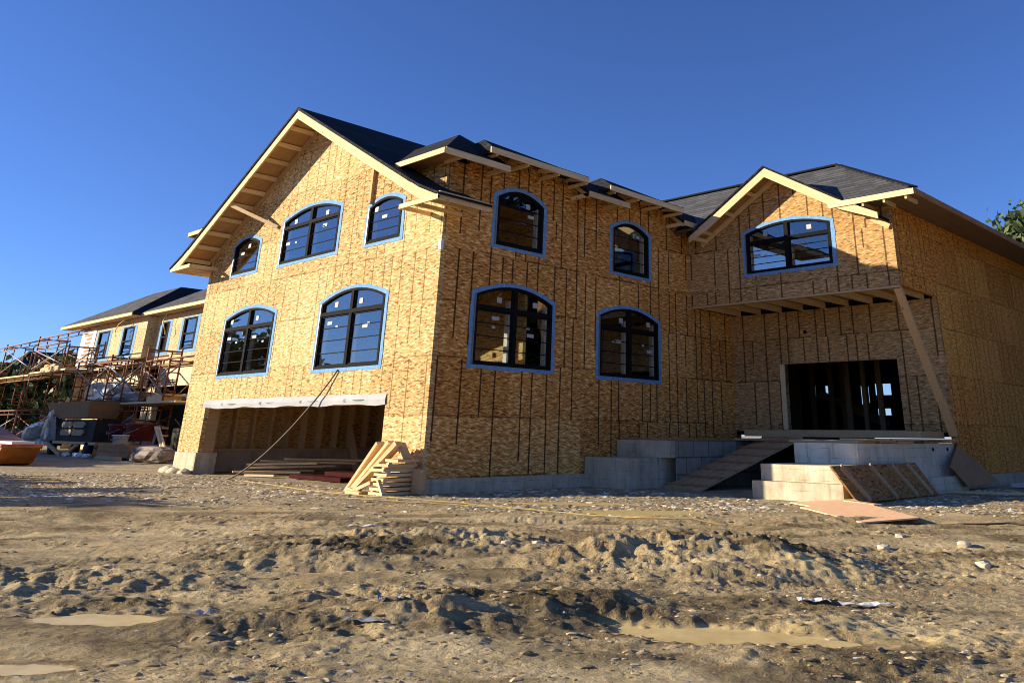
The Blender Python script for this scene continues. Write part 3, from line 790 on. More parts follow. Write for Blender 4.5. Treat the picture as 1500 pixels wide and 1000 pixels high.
for x, ws, z0, z1 in ((6.9, w1, 5.05, 6.75), (7.45, w2, 5.08, 6.8)):
    for a, b in ws:
        f = MB(); f.holed([rect(a, b, z0, z1), rect(a+.22, b-.22, z0+.10, z0+.82), rect(a+.22, b-.22, z0+.90, z1-.08)], lambda u, v: (x-.02, u, v), (.1, 0, 0)); fr = f.build('window', 'black', nh)
        t = MB(); t.holed([rect(a-.35, b+.30, z0-.16, z1+.06), rect(a+.01, b-.01, z0+.01, z1-.01)], lambda u, v: (x-.012, u, v), (.01, 0, 0)); t.build('flashing_tape', 'tape', fr)
        g_ = MB(); g_.holed([rect(a+.05, b-.05, z0+.05, z1-.05)], lambda u, v: (x+.05, u, v), (.004, 0, 0)); g_.build('glass_pane', 'glass', fr)
# white wrapped corner with brown patches
m = MB(); m.box(6.86, 6.898, 45.7, 48.35, 4.5, 7.0); cw = m.build('corner_wrap', 'white', nh)
m = MB(); rg = random.Random(3)
for i in range(9):
    z = 4.62+.25*i; m.box(6.84, 6.858, 46.2+rg.uniform(0,.3), 47.5+rg.uniform(-.3,.3), z, z+.15)
m.build('patch', 'brown_wood', cw)
# lower storey: dark openings between rendered piers
m = MB()
for a, b in ((22, 24.2), (26.2, 27.2), (30.4, 31.2), (36.2, 37.8), (44.6, 48.2)): m.box(7.7, 8.0, a, b, -.3, 4.19)
m.box(7.7, 8.0, 24.2, 44.6, 3.2, 4.19); m.build('wall', 'stucco', nh, 'shaded rendered ground floor')
m = MB(); m.box(11, 11.1, 22, 48.2, -.3, 4.19); m.build('partition_wall', 'inside_shade', nh)
m = MB(); m.box(6.2, 7.6, 22.5, 30, 2.35, 2.6); m.box(6.4, 6.7, 26.3, 26.8, -.3, 2.35); m.build('porch_beam', 'pine_old', nh)
m = MB(); m.box(7.55, 7.6, 24.6, 26.0, .55, 2.0); dp = m.build('door_panel', 'white', nh)
m = MB(); m.box(7.53, 7.548, 25.27, 25.33, .6, 1.95); m.box(7.53, 7.548, 24.65, 25.95, 1.25, 1.30); m.build('glazing_bar', 'grey_metal', dp)
m = MB(); m.prism([(5.6, 36.5, 4.25), (5.6, 40.8, 4.25), (6.88, 40.8, 4.62), (6.88, 36.5, 4.62)], (0, 0, -.1)); m.build('canopy', 'white', nh)
# hipped roof with a flat top, and the set back slope beside it
t = 4.0; za, zb = 7.45, 9.8
def nroof(Ls, mat='shingle_lit'):
    m = MB()
    for L in Ls: m.prism(L, (0, 0, -.1))
    return m.build('roof', mat, nh)
nroof([[(6.2, 38.0, za), (6.2, 50.8, za), (6.2+t, 50.8-t, zb), (6.2+t, 38+t, zb)]])
nroof([[(6.2, 38.0, za), (6.2+t, 38+t, zb), (16, 38+t, zb), (16, 38, za)]], 'shingle')
nroof([[(6.2, 50.8, za), (16, 50.8, za), (16, 46.8, zb), (10.2, 46.8, zb)], [(10.2, 42, zb), (16, 42, zb), (16, 46.8, zb), (10.2, 46.8, zb)]], 'shingle')
nroof([[(6.75, 20, za), (6.75, 38.2, za), (11.4, 38.2, 9.9), (11.4, 20, 9.9)]])
m = MB(); m.box(6.15, 6.2, 38, 50.8, 7.22, 7.40); m.box(6.7, 6.75, 20, 38.9, 7.22, 7.40); m.build('fascia_board', 'pine', nh)
m = MB(); m.box(6.21, 6.9, 38, 50.7, 7.22, 7.26); m.box(6.76, 7.45, 20, 38, 7.22, 7.26); m.build('soffit', 'ply', nh)
m = MB(); m.tube([(6.5, 39.6, 7.2), (6.4, 40.5, 6.9), (6.5, 41.2, 6.6), (6.55, 41.0, 6.2)], .03, 5); m.tube([(7.0, 34.9, 7.2), (6.95, 35.2, 6.7), (7.0, 34.8, 6.2), (7.1, 34.9, 6.0)], .03, 5); m.build('loose_cable', 'pine', nh)

# ------------------------------------------------------------------ scaffolding
def scaff_frame(x0, x1, y, z0, z1, parent):
    m = MB(); r = .046
    m.tube([(x0, y, z0), (x0, y, z1+.12)], r); m.tube([(x1, y, z0), (x1, y, z1+.12)], r)
    m.tube([(x0, y, z1-.05), (x1, y, z1-.05)], r)
    xm = x0+(x1-x0)*.30; xn = x1-(x1-x0)*.30
    m.tube([(xm, y, z1-.05), (xm, y, z0+.45), (xm-.08, y, z0+.35), (x0, y, z0+.33)], r*.8)
    m.tube([(xn, y, z1-.05), (xn, y, z0+.45), (xn+.08, y, z0+.35), (x1, y, z0+.33)], r*.8)
    for k_ in range(4):
        z = z0+.55+(z1-z0-.7)*k_/3
        m.tube([(x0, y, z), (xm, y, z)], r*.6, 5); m.tube([(xn, y, z), (x1, y, z)], r*.6, 5)
    return m.build('frame', 'rust', parent)
def scaffold(label, ys, x0, x1, tiers, decks, rails, braces):
    s = thing('scaffold', label, 'scaffold', (x0, sum(ys)/len(ys), G), 'scaffold towers at the far left house')
    for y, tops in ys.items():
        for z0, z1 in tops: scaff_frame(x0, x1, y, z0, z1, s)
    for (ya, yb, z0, z1) in braces:
        for xx in (x0-.04, x1+.04):
            m = MB(); m.tube([(xx, ya, z0), (xx, yb, z1)], .035, 5); m.tube([(xx, ya, z1), (xx, yb, z0)], .035, 5); m.build('cross_brace', 'grey_metal' if xx < x0 else 'rust', s)
    for (ya, yb, z) in decks:
        n = 3
        for i in range(n):
            xa = x0-.1+(x1-x0+.2)*i/n
            m = MB(); m.box(xa, xa+(x1-x0+.2)/n-.05, ya, yb, z, z+.09); m.build('plank', 'pine', s)
    for (ya, yb, z) in rails:
        m = MB(); m.tube([(x0, ya, z), (x0, yb, z)], .045, 5)
        k_ = int(abs(yb-ya)/2.2)
        for i in range(1, k_+1):
            y = ya+(yb-ya)*i/(k_+1); m.tube([(x0, y, z), (x0, y, z-.22)], .04, 5)
        m.tube([(x0, ya, z-.24), (x0, yb, z-.24)], .03, 5); m.build('guard_rail', 'rust', s)
    return s
a, b, c = -.3, 2.05, 4.30
scaffold('rust orange scaffold before the pale far house, its deck carrying a plastic wrapped bundle', {38.7: [(b, c)], 33.6: [(a, b), (b, c+.2)], 28.75: [(a, b), (b, c+.35)], 25.9: [(b, c-.3)], 31.2: [(b, c)], 36.2: [(b, c)]},
         4.2, 5.8, None, [(24.2, 39.0, 2.08)], [(22.5, 28.7, 4.05), (28.75, 38.7, 4.22), (25.9, 33.6, 2.0)],
         [(38.7, 33.6, 2.5, 4.0), (33.6, 28.75, 2.5, 4.0), (28.75, 25.9, 2.4, 3.6), (33.6, 28.75, .3, 1.6)])
scaffold('taller rust orange scaffold with guard rails against the sky at the left edge', {54.6: [(a, b), (b, 4.1), (4.1, 6.2)], 47.45: [(a, b), (b, 4.1), (4.1, 6.3)], 41.2: [(2.05, 4.0), (4.0, 5.5)]},
         4.2, 5.8, None, [(40.6, 47.4, 4.1), (47.6, 57, 4.0)], [(38.2, 47.4, 6.25), (41.2, 47.4, 5.75), (47.5, 57, 6.15), (41.2, 54.6, 4.0), (41.2, 57, 1.95)],
         [(54.6, 47.45, 4.4, 5.9), (47.45, 41.2, 4.4, 5.5), (54.6, 47.45, .3, 1.7)])
def crumple(cx, cy, cz, sx, sy, sz, seed, name, mat, label, cat, sub=3, amp=.22, group=None):
    rr = np.random.default_rng(seed); m = MB()
    bm = bmesh.new(); bmesh.ops.create_icosphere(bm, subdivisions=sub, radius=1)
    ph = rr.uniform(0, 6.28, (5, 3)); fq = rr.uniform(2, 5.5, (5, 3))
    vs = []
    for v in bm.verts:
        p = np.array(v.co); q = np.sign(p)*np.abs(p)**.62
        a_ = sum(math.sin(float(fq[i] @ p + ph[i][0])) for i in range(5))/5
        q = q*(1+amp*a_*1.6+rr.uniform(-.05, .05)); q[2] = max(q[2], -.9)
        vs.append((cx+q[0]*sx, cy+q[1]*sy, cz+q[2]*sz))
    m.add(vs, [tuple(v.index for v in f.verts) for f in bm.faces]); bm.free()
    return tag(m.build(name, mat), label, cat, group)
crumple(4.9, 35.4, 2.72, .6, 2.2, .58, 4, 'wrapped_bundle', 'plastic', 'crumpled grey plastic wrapped bundle lying on the near scaffold deck', 'bundle')
crumple(4.9, 31.2, 2.45, .6, 1.8, .28, 8, 'plastic_sheet', 'plastic', 'flat heap of grey plastic right of the wrapped bundle on the scaffold deck', 'plastic sheet')
m = MB(); m.box(4.4, 5.4, 26.8, 28.4, 2.175, 2.42); m.box(4.5, 5.5, 26.4, 28.0, 2.42, 2.50); tag(m.build('block_stack', 'pine'), 'short stack of pale blocks at the right end of the near scaffold deck', 'blocks')
m = MB(); m.box(4.4, 5.4, 43.0, 46.5, 4.2, 4.46); m.box(4.5, 5.3, 44, 46.2, 4.46, 4.62); tag(m.build('block_stack', 'pine_old'), 'stack of boards lying on the high deck of the tall scaffold', 'boards')

# ------------------------------------------------------------------ things standing about below the scaffolds
t_ = thing('mixer', 'dark machine with pale padded panels under a brown hopper, below the scaffold', 'machine', (3.4, 33, G))
m = MB()
for (y0, y1, z0, z1, x0, x1) in ((30.2, 35.6, .35, 1.35, 3.0, 4.2),): m.box(x0, x1, y0, y1, z0, z1)
m.prism([(3.0, 36.4, .5), (3.0, 35.6, 1.35), (4.2, 35.6, 1.35), (4.2, 36.4, .5)], (0, -.02, -.1)); m.build('body', 'rubber', t_)
for z in (.62, .98):
    for y0, y1 in ((31.4, 33.0), (33.1, 34.7)):
        m = MB(); m.prism([(2.98, y0+.15, z), (2.98, y1-.15, z), (2.98, y1, z+.09), (2.98, y1, z+.2), (2.98, y1-.15, z+.28), (2.98, y0+.15, z+.28), (2.98, y0, z+.2), (2.98, y0, z+.09)], (-.1, 0, 0)); m.build('pad', 'tanpad', t_)
m = MB(); m.add([(2.9, 31.2, 1.42), (2.9, 36.6, 1.42), (2.7, 37.4, 2.2), (2.7, 30.8, 2.2), (4.2, 31.2, 1.42), (4.2, 36.6, 1.42), (4.4, 37.4, 2.2), (4.4, 30.8, 2.2)], [(0,1,2,3),(7,6,5,4),(0,4,5,1),(1,5,6,2),(3,2,6,7),(0,3,7,4)]); m.build('hopper', 'hopper', t_)
m = MB(); m.box(2.9, 4.3, 29.4, 37.0, .22, .34); m.build('chassis', 'pine_old', t_)
for y in (30.6, 35.9):
    for xx in (2.9, 4.0):
        m = MB(); m.tube([(xx, y, .02), (xx+.25, y, .02)], .34, 14); m.build('wheel', 'rubber', t_)
m = MB(); m.beam((2.8, 36, .2), (2.8, 33.6, -.3), .12, .16); m.beam((2.8, 31.5, .2), (2.8, 33, -.3), .12, .16); m.build('leg', 'pine_old', t_)
crumple(3.2, 38.4, .62, .5, 1.7, .6, 14, 'tarp', 'plastic', 'torn grey plastic tarp draped on the left of the dark machine', 'tarp', 4, .38)
crumple(2.9, 36.4, .95, .25, .55, .72, 15, 'tarp', 'plastic', 'narrow strip of pale plastic hanging in front of the dark machine', 'tarp', 3, .35)
crumple(3.2, 36.9, 1.7, .12, .25, .55, 16, 'tarp', 'plastic', 'upright twist of plastic at the left edge of the brown hopper', 'tarp', 3, .35)
def bucket(x, y, z, r, h, mat, label):
    t = thing('bucket', label, 'bucket', (x, y, z))
    m = MB(); m.tube([(x, y, z), (x, y, z+h*.9), (x, y, z+h*.9), (x, y, z+h)], [r*.85, r*.98, r*1.06, r*1.06], 16); m.build('body', mat, t)
    m = MB(); m.tube([(x-.0, y-r, z+h*.9), (x-r*.9, y-r*.6, z+h*.5), (x-r*1.1, y, z+h*.38), (x-r*.9, y+r*.6, z+h*.5), (x, y+r, z+h*.9)], .018, 5); m.build('handle', 'grey_metal', t)
bucket(3.4, 25.6, .45, .62, .75, 'maroon', 'maroon bucket standing on the brown crate behind the scaffold leg')
bucket(3.3, 27.6, .45, .55, .70, 'maroon', 'dull maroon tub left of the other maroon bucket on the brown crate')
bucket(2.9, 25.9, .32, .5, .38, 'white', 'low white bucket in front of the maroon buckets')
cr = thing('crate', 'brown wooden crate under the maroon buckets', 'crate', (3.2, 26.4, G))
m = MB(); m.box(2.7, 3.9, 24.6, 28.2, -.25, .30); m.build('body', 'brown_wood', cr)
for z in (-.2, .02, .2):
    m = MB(); m.box(2.66, 2.698, 24.55, 28.25, z, z+.14); m.build('slat', 'brown_wood', cr)
m = MB(); m.box(2.2, 2.5, 24.6, 27.0, -.3, -.17); tag(m.build('plank', 'pine'), 'short pale plank on the ground in front of the brown crate', 'plank')
crumple(2.6, 21.7, -.02, .5, 1.5, .30, 21, 'sack', 'bag', 'slumped grey brown sack on the ground beside the concrete pier foot', 'sack')
crumple(3.2, 23.2, .06, .5, 1.0, .26, 22, 'sack', 'bag', 'flattened sack behind the slumped sack near the scaffold foot', 'sack')
m = MB(); m.beam((3.6, 24.4, 1.05), (2.6, 20.6, .12), .22, .05); m.beam((3.55, 24.0, .98), (2.7, 20.9, .20), .05, .16); tag(m.build('board', 'pine'), 'pale board leaning down to the sacks beside the concrete pier', 'board')
m = MB(); m.tube([(4.0, 25.5, 1.2), (3.6, 24.4, .7), (3.2, 23.6, .1)], .05); tag(m.build('pipe', 'grey_metal'), 'thin dark pipe sloping down behind the sacks', 'pipe')
for i, (y, x, s) in enumerate(((31.5, 2.4, .16), (30.2, 2.5, .2), (29.0, 2.5, .17))):
    crumple(x, y, -.22, s*.8, s*2.0, s*.55, 30+i, 'rubble_lump', 'white', 'pale lump of rubble on the dark ground under the machine', 'rubble', 2, .2, 'pale rubble lumps under the machine')
for i, (ya, yb, za_, zb_) in enumerate(((33.0, 28.9, .95, 1.25), (32.8, 29.5, .62, .70), (32.5, 27.0, 1.5, 1.0), (31.0, 27.5, .78, .66))):
    m = MB(); m.beam((4.6+.3*i, ya, za_), (4.5+.25*i, yb, zb_), .3, .07)
    tag(m.build('board', 'pine' if i != 2 else 'pine_old'), ['long pale board lying aslant between the scaffold legs', 'level pale board low between the scaffold legs', 'weathered board sloping down to the right behind the scaffold legs', 'short pale board at the right of the low level board'][i], 'board')
crumple(5.6, 30.2, 1.0, .4, .8, .35, 41, 'rubbish_bag', 'rubber', 'black rubbish bag among the boards between the scaffold legs', 'bag')
crumple(5.2, 32.4, .9, .4, .7, .4, 42, 'plastic_sheet', 'plastic', 'small heap of grey plastic behind the left scaffold leg', 'plastic sheet')

# loader bucket poking in at the left edge
lb = thing('loader', 'orange and yellow loader bucket poking in at the left edge of the yard', 'loader', (-2.0, 23, G))
pf = [(-2.0, 19.75, .33), (-2.0, 19.85, .22), (-2.0, 20.35, -.22), (-2.0, 20.9, -.30), (-2.0, 21.6, -.30), (-2.0, 22.4, -.12), (-2.0, 22.6, .28)]
m = MB(); m.prism(pf, (-1.2, 0, 0)); m.build('bucket', 'yellow_metal', lb)
m = MB(); m.box(-3.25, -1.97, 19.70, 24, .335, .41); m.build('cutting_edge', 'red_metal', lb)
m = MB(); m.prism([(-1.95, 21.0, .36), (-1.95, 28, .36), (-1.95, 28, 1.2), (-1.95, 25.6, .98), (-1.95, 22.2, .52)], (-1.0, 0, 0)); m.build('arm', 'yellow_metal', lb)
m = MB(); m.prism([(-1.9, 22.8, .2), (-1.9, 28, .2), (-1.9, 28, -.1), (-1.9, 23.2, -.12)], (-1.0, 0, 0)); m.build('frame', 'red_metal', lb)
m = MB(); m.tube([(-2.9, 25.6, .25), (-1.9, 25.6, .25)], .55, 18); m.build('wheel', 'rubber', lb)
m = MB(); m.box(-2.9, -2.2, 19.9, 21.6, .415, .50); m.build('load', 'white', lb)

# ------------------------------------------------------------------ far houses and trees
fh = thing('house', 'distant grey house with a dark pitched roof behind the tall scaffold', 'house', (16, 92, G))
m = MB(); m.box(12, 30, 88, 104, -.6, 3.4); m.build('wall', 'siding', fh)
m = MB(); m.add([(10.5,86,3.1),(31,86,3.1),(31,106,3.1),(10.5,106,3.1),(16,96,8.9),(25.5,96,8.9)], [(0,1,5,4),(1,2,5),(2,3,4,5),(3,0,4),(0,3,2,1)]); m.build('roof', 'farroof', fh)
for y in (90, 94.5, 99):
    m = MB(); m.box(11.96, 11.99, y, y+2.2, .6, 2.2); wf = m.build('window', 'white', fh)
    m = MB(); m.box(11.93, 11.955, y+.2, y+2.0, .75, 2.05); m.build('glass_pane', 'black', wf)
for z in (1.0, 1.8, 2.6):
    m = MB(); m.box(11.97, 11.99, 88, 89.8, z-.03, z); m.build('siding_joint', 'grey_metal', fh)
fh2 = thing('house', 'distant white gabled house at the left edge behind the scaffold', 'house', (4, 96, G))
m = MB(); m.box(2, 9.5, 92, 108, -.6, 3.0); m.build('wall', 'white', fh2)
m = MB(); m.add([(1,90.5,2.8),(10.3,90.5,2.8),(10.3,109,2.8),(1,109,2.8),(5.6,93,8.8),(5.6,107,8.8)], [(0,1,4),(1,2,5,4),(2,3,5),(3,0,4,5),(0,3,2,1)]); m.build('roof', 'farroof', fh2)
m = MB(); m.box(1.96, 1.99, 97, 99.5, .6, 2.2); m.build('window', 'black', fh2)

def leaves(cent, rad, n, size, rr, flat=.75, clumps=26):
    cc = rr.normal(0, 1, (clumps, 3)); cc /= np.linalg.norm(cc, axis=1)[:, None]; cc *= rr.uniform(.35, 1.0, (clumps, 1))**.7
    cs = rr.uniform(.16, .36, clumps)
    k_ = rr.integers(0, clumps, n)
    p = cc[k_]+rr.normal(0, 1, (n, 3))*cs[k_][:, None]*.6
    p = np.array(cent)+p*np.array(rad)
    a_ = rr.normal(0, 1, (n, 3)); a_ /= np.linalg.norm(a_, axis=1)[:, None]
    b_ = np.cross(a_, rr.normal(0, 1, (n, 3))); b_ /= np.linalg.norm(b_, axis=1)[:, None]
    s = size*rr.uniform(.6, 1.4, (n, 1))
    q = np.stack([p-a_*s, p+b_*s*.5, p+a_*s, p-b_*s*.5], 1)
    return q.reshape(-1, 3)
def tree(x, y, z, h, rad, n, size, seed, label, mat='leaf', group=None, name='tree', lowest=.35, clumps=26):
    rr = np.random.default_rng(seed)
    t = thing(name, label, 'tree' if name == 'tree' else 'bush', (x, y, z), group)
    m = MB(); r0 = h*.022+.03
    top = (x+rr.uniform(-.3, .3), y+rr.uniform(-.3, .3), z+h*.82)
    m.tube([(x, y, z-.2), (x+.05, y, z+h*.25), (x-.05, y+.1, z+h*.5), top], [r0*1.3, r0, r0*.7, r0*.2], 7)
    for i in range(9):
        a = i*2.4; zz = z+h*(.30+.055*i); l = rad*(.95-.06*i)
        m.tube([(x, y, zz), (x+math.cos(a)*l*.5, y+math.sin(a)*l*.5, zz+l*.25), (x+math.cos(a)*l*.9, y+math.sin(a)*l*.9, zz+l*.6)], [r0*.5, r0*.3, r0*.08], 5)
    m.build('trunk', 'bark', t)
    q = leaves((x, y, z+h*(1+lowest)/2), (rad, rad, h*(1-lowest)/2), n, size, rr, clumps=clumps)
    m = MB(); m.v = q.tolist(); m.f = [(4*i, 4*i+1, 4*i+2, 4*i+3) for i in range(n)]
    m.build('crown', mat, t, fix=False)
    return t
tree(31, -6.5, -.3, 11.7, 4.3, 60000, .17, 1, 'leafy green tree rising behind the roof at the right edge', clumps=90)
tree(13, 72, -.3, 7.2, 5.0, 6000, .35, 2, 'dark green tree rising behind the tall scaffold at the left')
tree(17.5, 73, -.3, 5.2, 3.2, 2600, .30, 3, 'bright yellow green bush between the tall scaffold and the near scaffold', 'leaf_y', name='bush', lowest=.1)
tree(8.5, 78, -.3, 6.6, 5.0, 6000, .35, 4, 'dark bushy tree at the left edge beyond the tall scaffold', lowest=.05)
# trees standing off to the left: they shade the yard and show in the panes; last three added to darken the clutter
for i, (x, y, h, r_, nn) in enumerate(((-18.6, 15.2, 5.6, 1.5, 3200), (-16.9, 18.6, 5.6, 1.8, 3800), (-16.6, 22.8, 5.2, 1.9, 3800), (-15.5, 40, 7.6, 3.4, 3600), (-8.5, 40, 9.0, 3.6, 8000), (-11, 50, 10.5, 4.2, 9000), (-14, 60, 11.0, 4.4, 9000))):
    tree(x, y, -.35, h, r_, nn, .30, 50+i, 'leafy green tree placed out of view to the left of the yard', group='trees off to the left')
for i, (x, y, h, r_, nn) in enumerate(((20, -26, 15, 5.2, 20000), (27, -30, 18.5, 6.0, 22000), (35, -26, 18, 6.4, 18000), (41, -35, 14, 6, 7000), (13, -31, 9, 4.6, 7000), (50, -28, 14, 6, 6000))):
    tree(x, y, -.35, h, r_, nn, .34 if nn > 10000 else .45, 70+i, 'unseen dark tree added right of the yard to dim window reflections', 'leaf_black', lowest=.12, clumps=60, group='unseen trees added at the right')  # trees added out of view to darken the side window reflections

# ------------------------------------------------------------------ ground
RT = np.array([.67054, -.74179]); FW = np.array([.7389, .6738])
def ad(x, y): return (x-CAM.x)*RT[0]+(y-CAM.y)*RT[1], (x-CAM.x)*FW[0]+(y-CAM.y)*FW[1]
def vnoise(x, y, seed):
    xi = np.floor(x).astype(np.int64); yi = np.floor(y).astype(np.int64); fx = x-xi; fy = y-yi
    def hsh(a, b):
        h = (a*374761393+b*668265263+seed*1274126177) & 0xffffffff
        h = ((h ^ (h >> 13))*1103515245) & 0xffffffff
        return ((h ^ (h >> 16)) & 0xffff)/65535.-.5
    sx = fx*fx*fx*(fx*(fx*6-15)+10); sy = fy*fy*fy*(fy*(fy*6-15)+10)
    return (hsh(xi, yi)*(1-sx)+hsh(xi+1, yi)*sx)*(1-sy)+(hsh(xi, yi+1)*(1-sx)+hsh(xi+1, yi+1)*sx)*sy
def sst(e0, e1, v): t = np.clip((v-e0)/(e1-e0), 0, 1); return t*t*(3-2*t)
PUD = [(-9.55, -9.52, .40, .17, -.345, .0), (-6.80, -12.72, .75, .23, -.350, .28), (-10.28, -10.25, .22, .10, -.345, 0.), (.9, -3.4, 1.3, .30, -.335, 0.), (.6, -5.9, 1.1, .5, -.330, 0.)]
MOUND = [(-3.95, -10.95, 1.2, .75, .22), (-7.2, -11.0, 1.5, .6, .09), (-5.6, -7.9, 1.8, .5, .07), (-9.4, -7.6, 1.2, .5, .06), (-3.3, -10.5, .5, .35, .05), (-7.45, -11.35, 1.0, .36, .06), (-8.1, -11.1, .45, .22, .04), (-6.9, -11.75, .5, .3, .03),
         (-6.9, -7.75, 1.2, .34, .13), (-5.7, -7.75, 1.0, .32, .13), (-4.9, -8.3, .9, .4, .09), (-4.2, -6.8, 1.6, .4, .05), (-8.6, -7.3, 1.2, .3, .05), (-5.0, -10.2, .8, .35, .06),
         (-2.0, -9.0, 1.6, .6, .06), (-1.8, -12.4, 1.8, .8, .05), (-9.3, -9.0, .5, .16, .05), (-8.9, -10.35, .7, .14, .05), (-7.9, -9.6, .9, .25, .05)]
def pud_e(x, y, p):
    a, d = ad(x, y); a0, d0 = ad(p[0], p[1])
    wob = vnoise(x*2.3, y*2.3, 91)*.55+vnoise(x*7, y*7, 92)*.45+vnoise(x*18, y*18, 93)*.28
    return np.sqrt(((a-a0)/p[2])**2+((d-d0+p[5]*(a-a0))/p[3])**2)+wob
def H(x, y, raw=False):
    x = np.asarray(x, float); y = np.asarray(y, float)
    a, d = ad(x, y)
    near = 1-sst(13, 20, d); midd = 1-sst(20, 40, d)
    h = -.30+.10*vnoise(a*.22, d*.33, 1)*midd
    rid = lambda v: .5-np.abs(v)*2
    h = h+(.050*rid(vnoise(a*.55+3, d*1.3, 2))+.050*vnoise(a*.8, d*1.9, 3))*(near*.85+.15*midd)
    amp = .12+.62*sst(-.18, .22, vnoise(a*.55, d*1.0, 14)+.5*vnoise(a*1.6, d*2.6, 15))
    hump = 0
    for (mx, my, sa, sd, mh) in MOUND:
        a0, d0 = ad(mx, my)
        q = ((a-a0)/sa); q = np.where(q > 0, q*1.7, q)
        hump = hump+.85*mh*np.exp(-.5*(q**2+((d-d0+.10*vnoise(a*1.5, d*2, 43))/sd)**2))
    h = h+hump*(1+.55*vnoise(a*1.6, d*3.2, 9)+.45*rid(vnoise(a*3.4, d*7, 44)))
    amp = amp+np.clip(hump*7, 0, .9)
    wa = a+.35*vnoise(a*.9, d*1.8, 41); wd = d+.12*vnoise(a*1.1, d*2.2, 42)
    h = h+amp*(.042*vnoise(wa*1.3, wd*3.6, 4)+.020*rid(vnoise(wa*1.9, wd*5.6, 5)))*(near*.9+.10)
    h = h+amp*(.020*vnoise(wa*3.6, wd*9, 6)+.017*rid(vnoise(wa*4.4+2, wd*12, 13)))*(near*.85+.15)
    h = h+amp*(.020*rid(vnoise(wa*8, wd*19, 7))+.017*vnoise(wa*12, wd*25, 16)+.017*rid(vnoise(wa*17, wd*36, 8)))*(near*.8+.2)
    h = h+(.007*vnoise(a*22, d*45, 17)+.005*rid(vnoise(a*13, d*30, 18)))*near
    # tyre ruts dragged across the yard, with lug marks
    for (d0, k0, a0, a1, dep) in ((8.4, .10, -6.5, 1.5, .055), (9.25, .10, -7, 1.5, .055), (11.6, -.06, -9, 3.5, .05), (12.7, -.06, -9, 4, .05), (6.3, .05, -3.5, 2.6, .045), (14.3, .03, -10, 6, .04)):
        q = d-(d0+k0*a+.25*vnoise(a*.5, a*0+d0, 33)+.08*vnoise(a*1.7, a*0+d0, 34))
        on = sst(a0, a0+1.2, a)*(1-sst(a1-1.2, a1, a))*(.55+.9*np.clip(vnoise(a*.7, d*.4, 35)+.3, 0, 1))
        h = h-dep*on*np.exp(-.5*(q/.15)**2)+dep*.75*on*(np.exp(-.5*((q-.30)/.09)**2)+.8*np.exp(-.5*((q+.30)/.09)**2))*(1+.9*vnoise(a*5, d*5, 36))
        h = h+.010*on*np.exp(-.5*(q/.14)**2)*np.sign(np.sin(a*17+q*9))
    # level, trodden ground under and round the building
    inside = sst(-.6, .0, x)*sst(-.5, .0, y)
    porch = sst(4.6, 5.0, x)*sst(-8.3, -7.6, y)
    flat = np.maximum(inside, porch)
    h = h*(1-flat)+(-.31+.02*vnoise(x*3, y*3, 10))*flat
    h = np.where((x > .2) & (y > .2), np.minimum(h, -.30), h)
    if raw: return h
    for p in PUD:
        e = pud_e(x, y, p); k_ = 1-sst(.8, 1.9, e)
        h = h*(1-k_)+(p[4]-.022*np.clip(1.05-e, -.8, 1))*k_
    return h
for i_, p in enumerate(PUD):                          # the water stands at the local ground level
    t_ = np.linspace(0, 6.28, 40)
    u_ = np.cos(t_)*p[2]; v_ = np.sin(t_)*p[3]-p[5]*u_
    xx = p[0]+RT[0]*u_+FW[0]*v_; yy = p[1]+RT[1]*u_+FW[1]*v_
    PUD[i_] = (*p[:4], float(np.percentile(H(xx, yy, True), 42))-.004, p[5])
def geo(a, b, n): return a+np.sign(b-a)*(np.geomspace(.4, abs(b-a)+.4, n)-.4)
as_ = np.concatenate([geo(-20, -700, 26)[::-1], np.arange(-20, -6.5, .085), np.arange(-6.5, 4.8, .021), np.arange(4.8, 14, .07), geo(14, 700, 26)])
ds_ = np.concatenate([geo(3.4, -500, 24)[::-1], np.arange(3.4, 8.5, .019), np.arange(8.5, 13, .034), np.arange(13, 30, .09), np.arange(30, 60, .5), geo(60, 900, 26)])
as_ = np.unique(as_); ds_ = np.unique(ds_)
A2, D2 = np.meshgrid(as_, ds_, indexing='ij'); X_ = CAM.x+RT[0]*A2+FW[0]*D2; Y_ = CAM.y+RT[1]*A2+FW[1]*D2; Z_ = H(X_, Y_)
nx, ny = X_.shape
me = bpy.data.meshes.new('ground'); co_ = np.stack([X_, Y_, Z_], -1).reshape(-1, 3)
me.vertices.add(nx*ny); me.vertices.foreach_set('co', co_.ravel())
ii, jj = np.meshgrid(np.arange(nx-1), np.arange(ny-1), indexing='ij'); b0 = (ii*ny+jj).ravel()
q = np.stack([b0, b0+ny, b0+ny+1, b0+1], 1)
me.loops.add(q.size); me.loops.foreach_set('vertex_index', q.ravel()); me.polygons.add(len(q))
me.polygons.foreach_set('loop_start', np.arange(0, q.size, 4)); me.polygons.foreach_set('loop_total', np.full(len(q), 4))
me.update(); me.validate()
me.polygons.foreach_set('use_smooth', [True]*len(me.polygons))
A_, D_ = ad(X_, Y_)
grav = sst(15.0, 18.2, D_+2.2*vnoise(X_*.8, Y_*.8, 21)+1.2*vnoise(X_*2.5, Y_*2.5, 22))*(.55+.45*sst(-.25, .2, vnoise(X_*.5, Y_*.5, 27)))
mud = np.zeros_like(X_)
for p in PUD: mud = np.maximum(mud, 1-sst(.85, 1.35, pud_e(X_, Y_, p)))
a0, d0 = ad(-4.1, -12.1)
for (mx, my, sa, sd) in ((-4.0, -11.95, .5, .35), (-6.0, -13.4, 1.4, .35), (-5.5, -6.3, 2.5, .25)):
    a0, d0 = ad(mx, my); mud = np.maximum(mud, .7*(1-sst(.4, 1.3, np.sqrt(((A_-a0)/sa)**2+((D_-d0)/sd)**2)+1.1*vnoise(X_*3, Y_*3, 23)+.5*vnoise(X_*9, Y_*9, 24))))
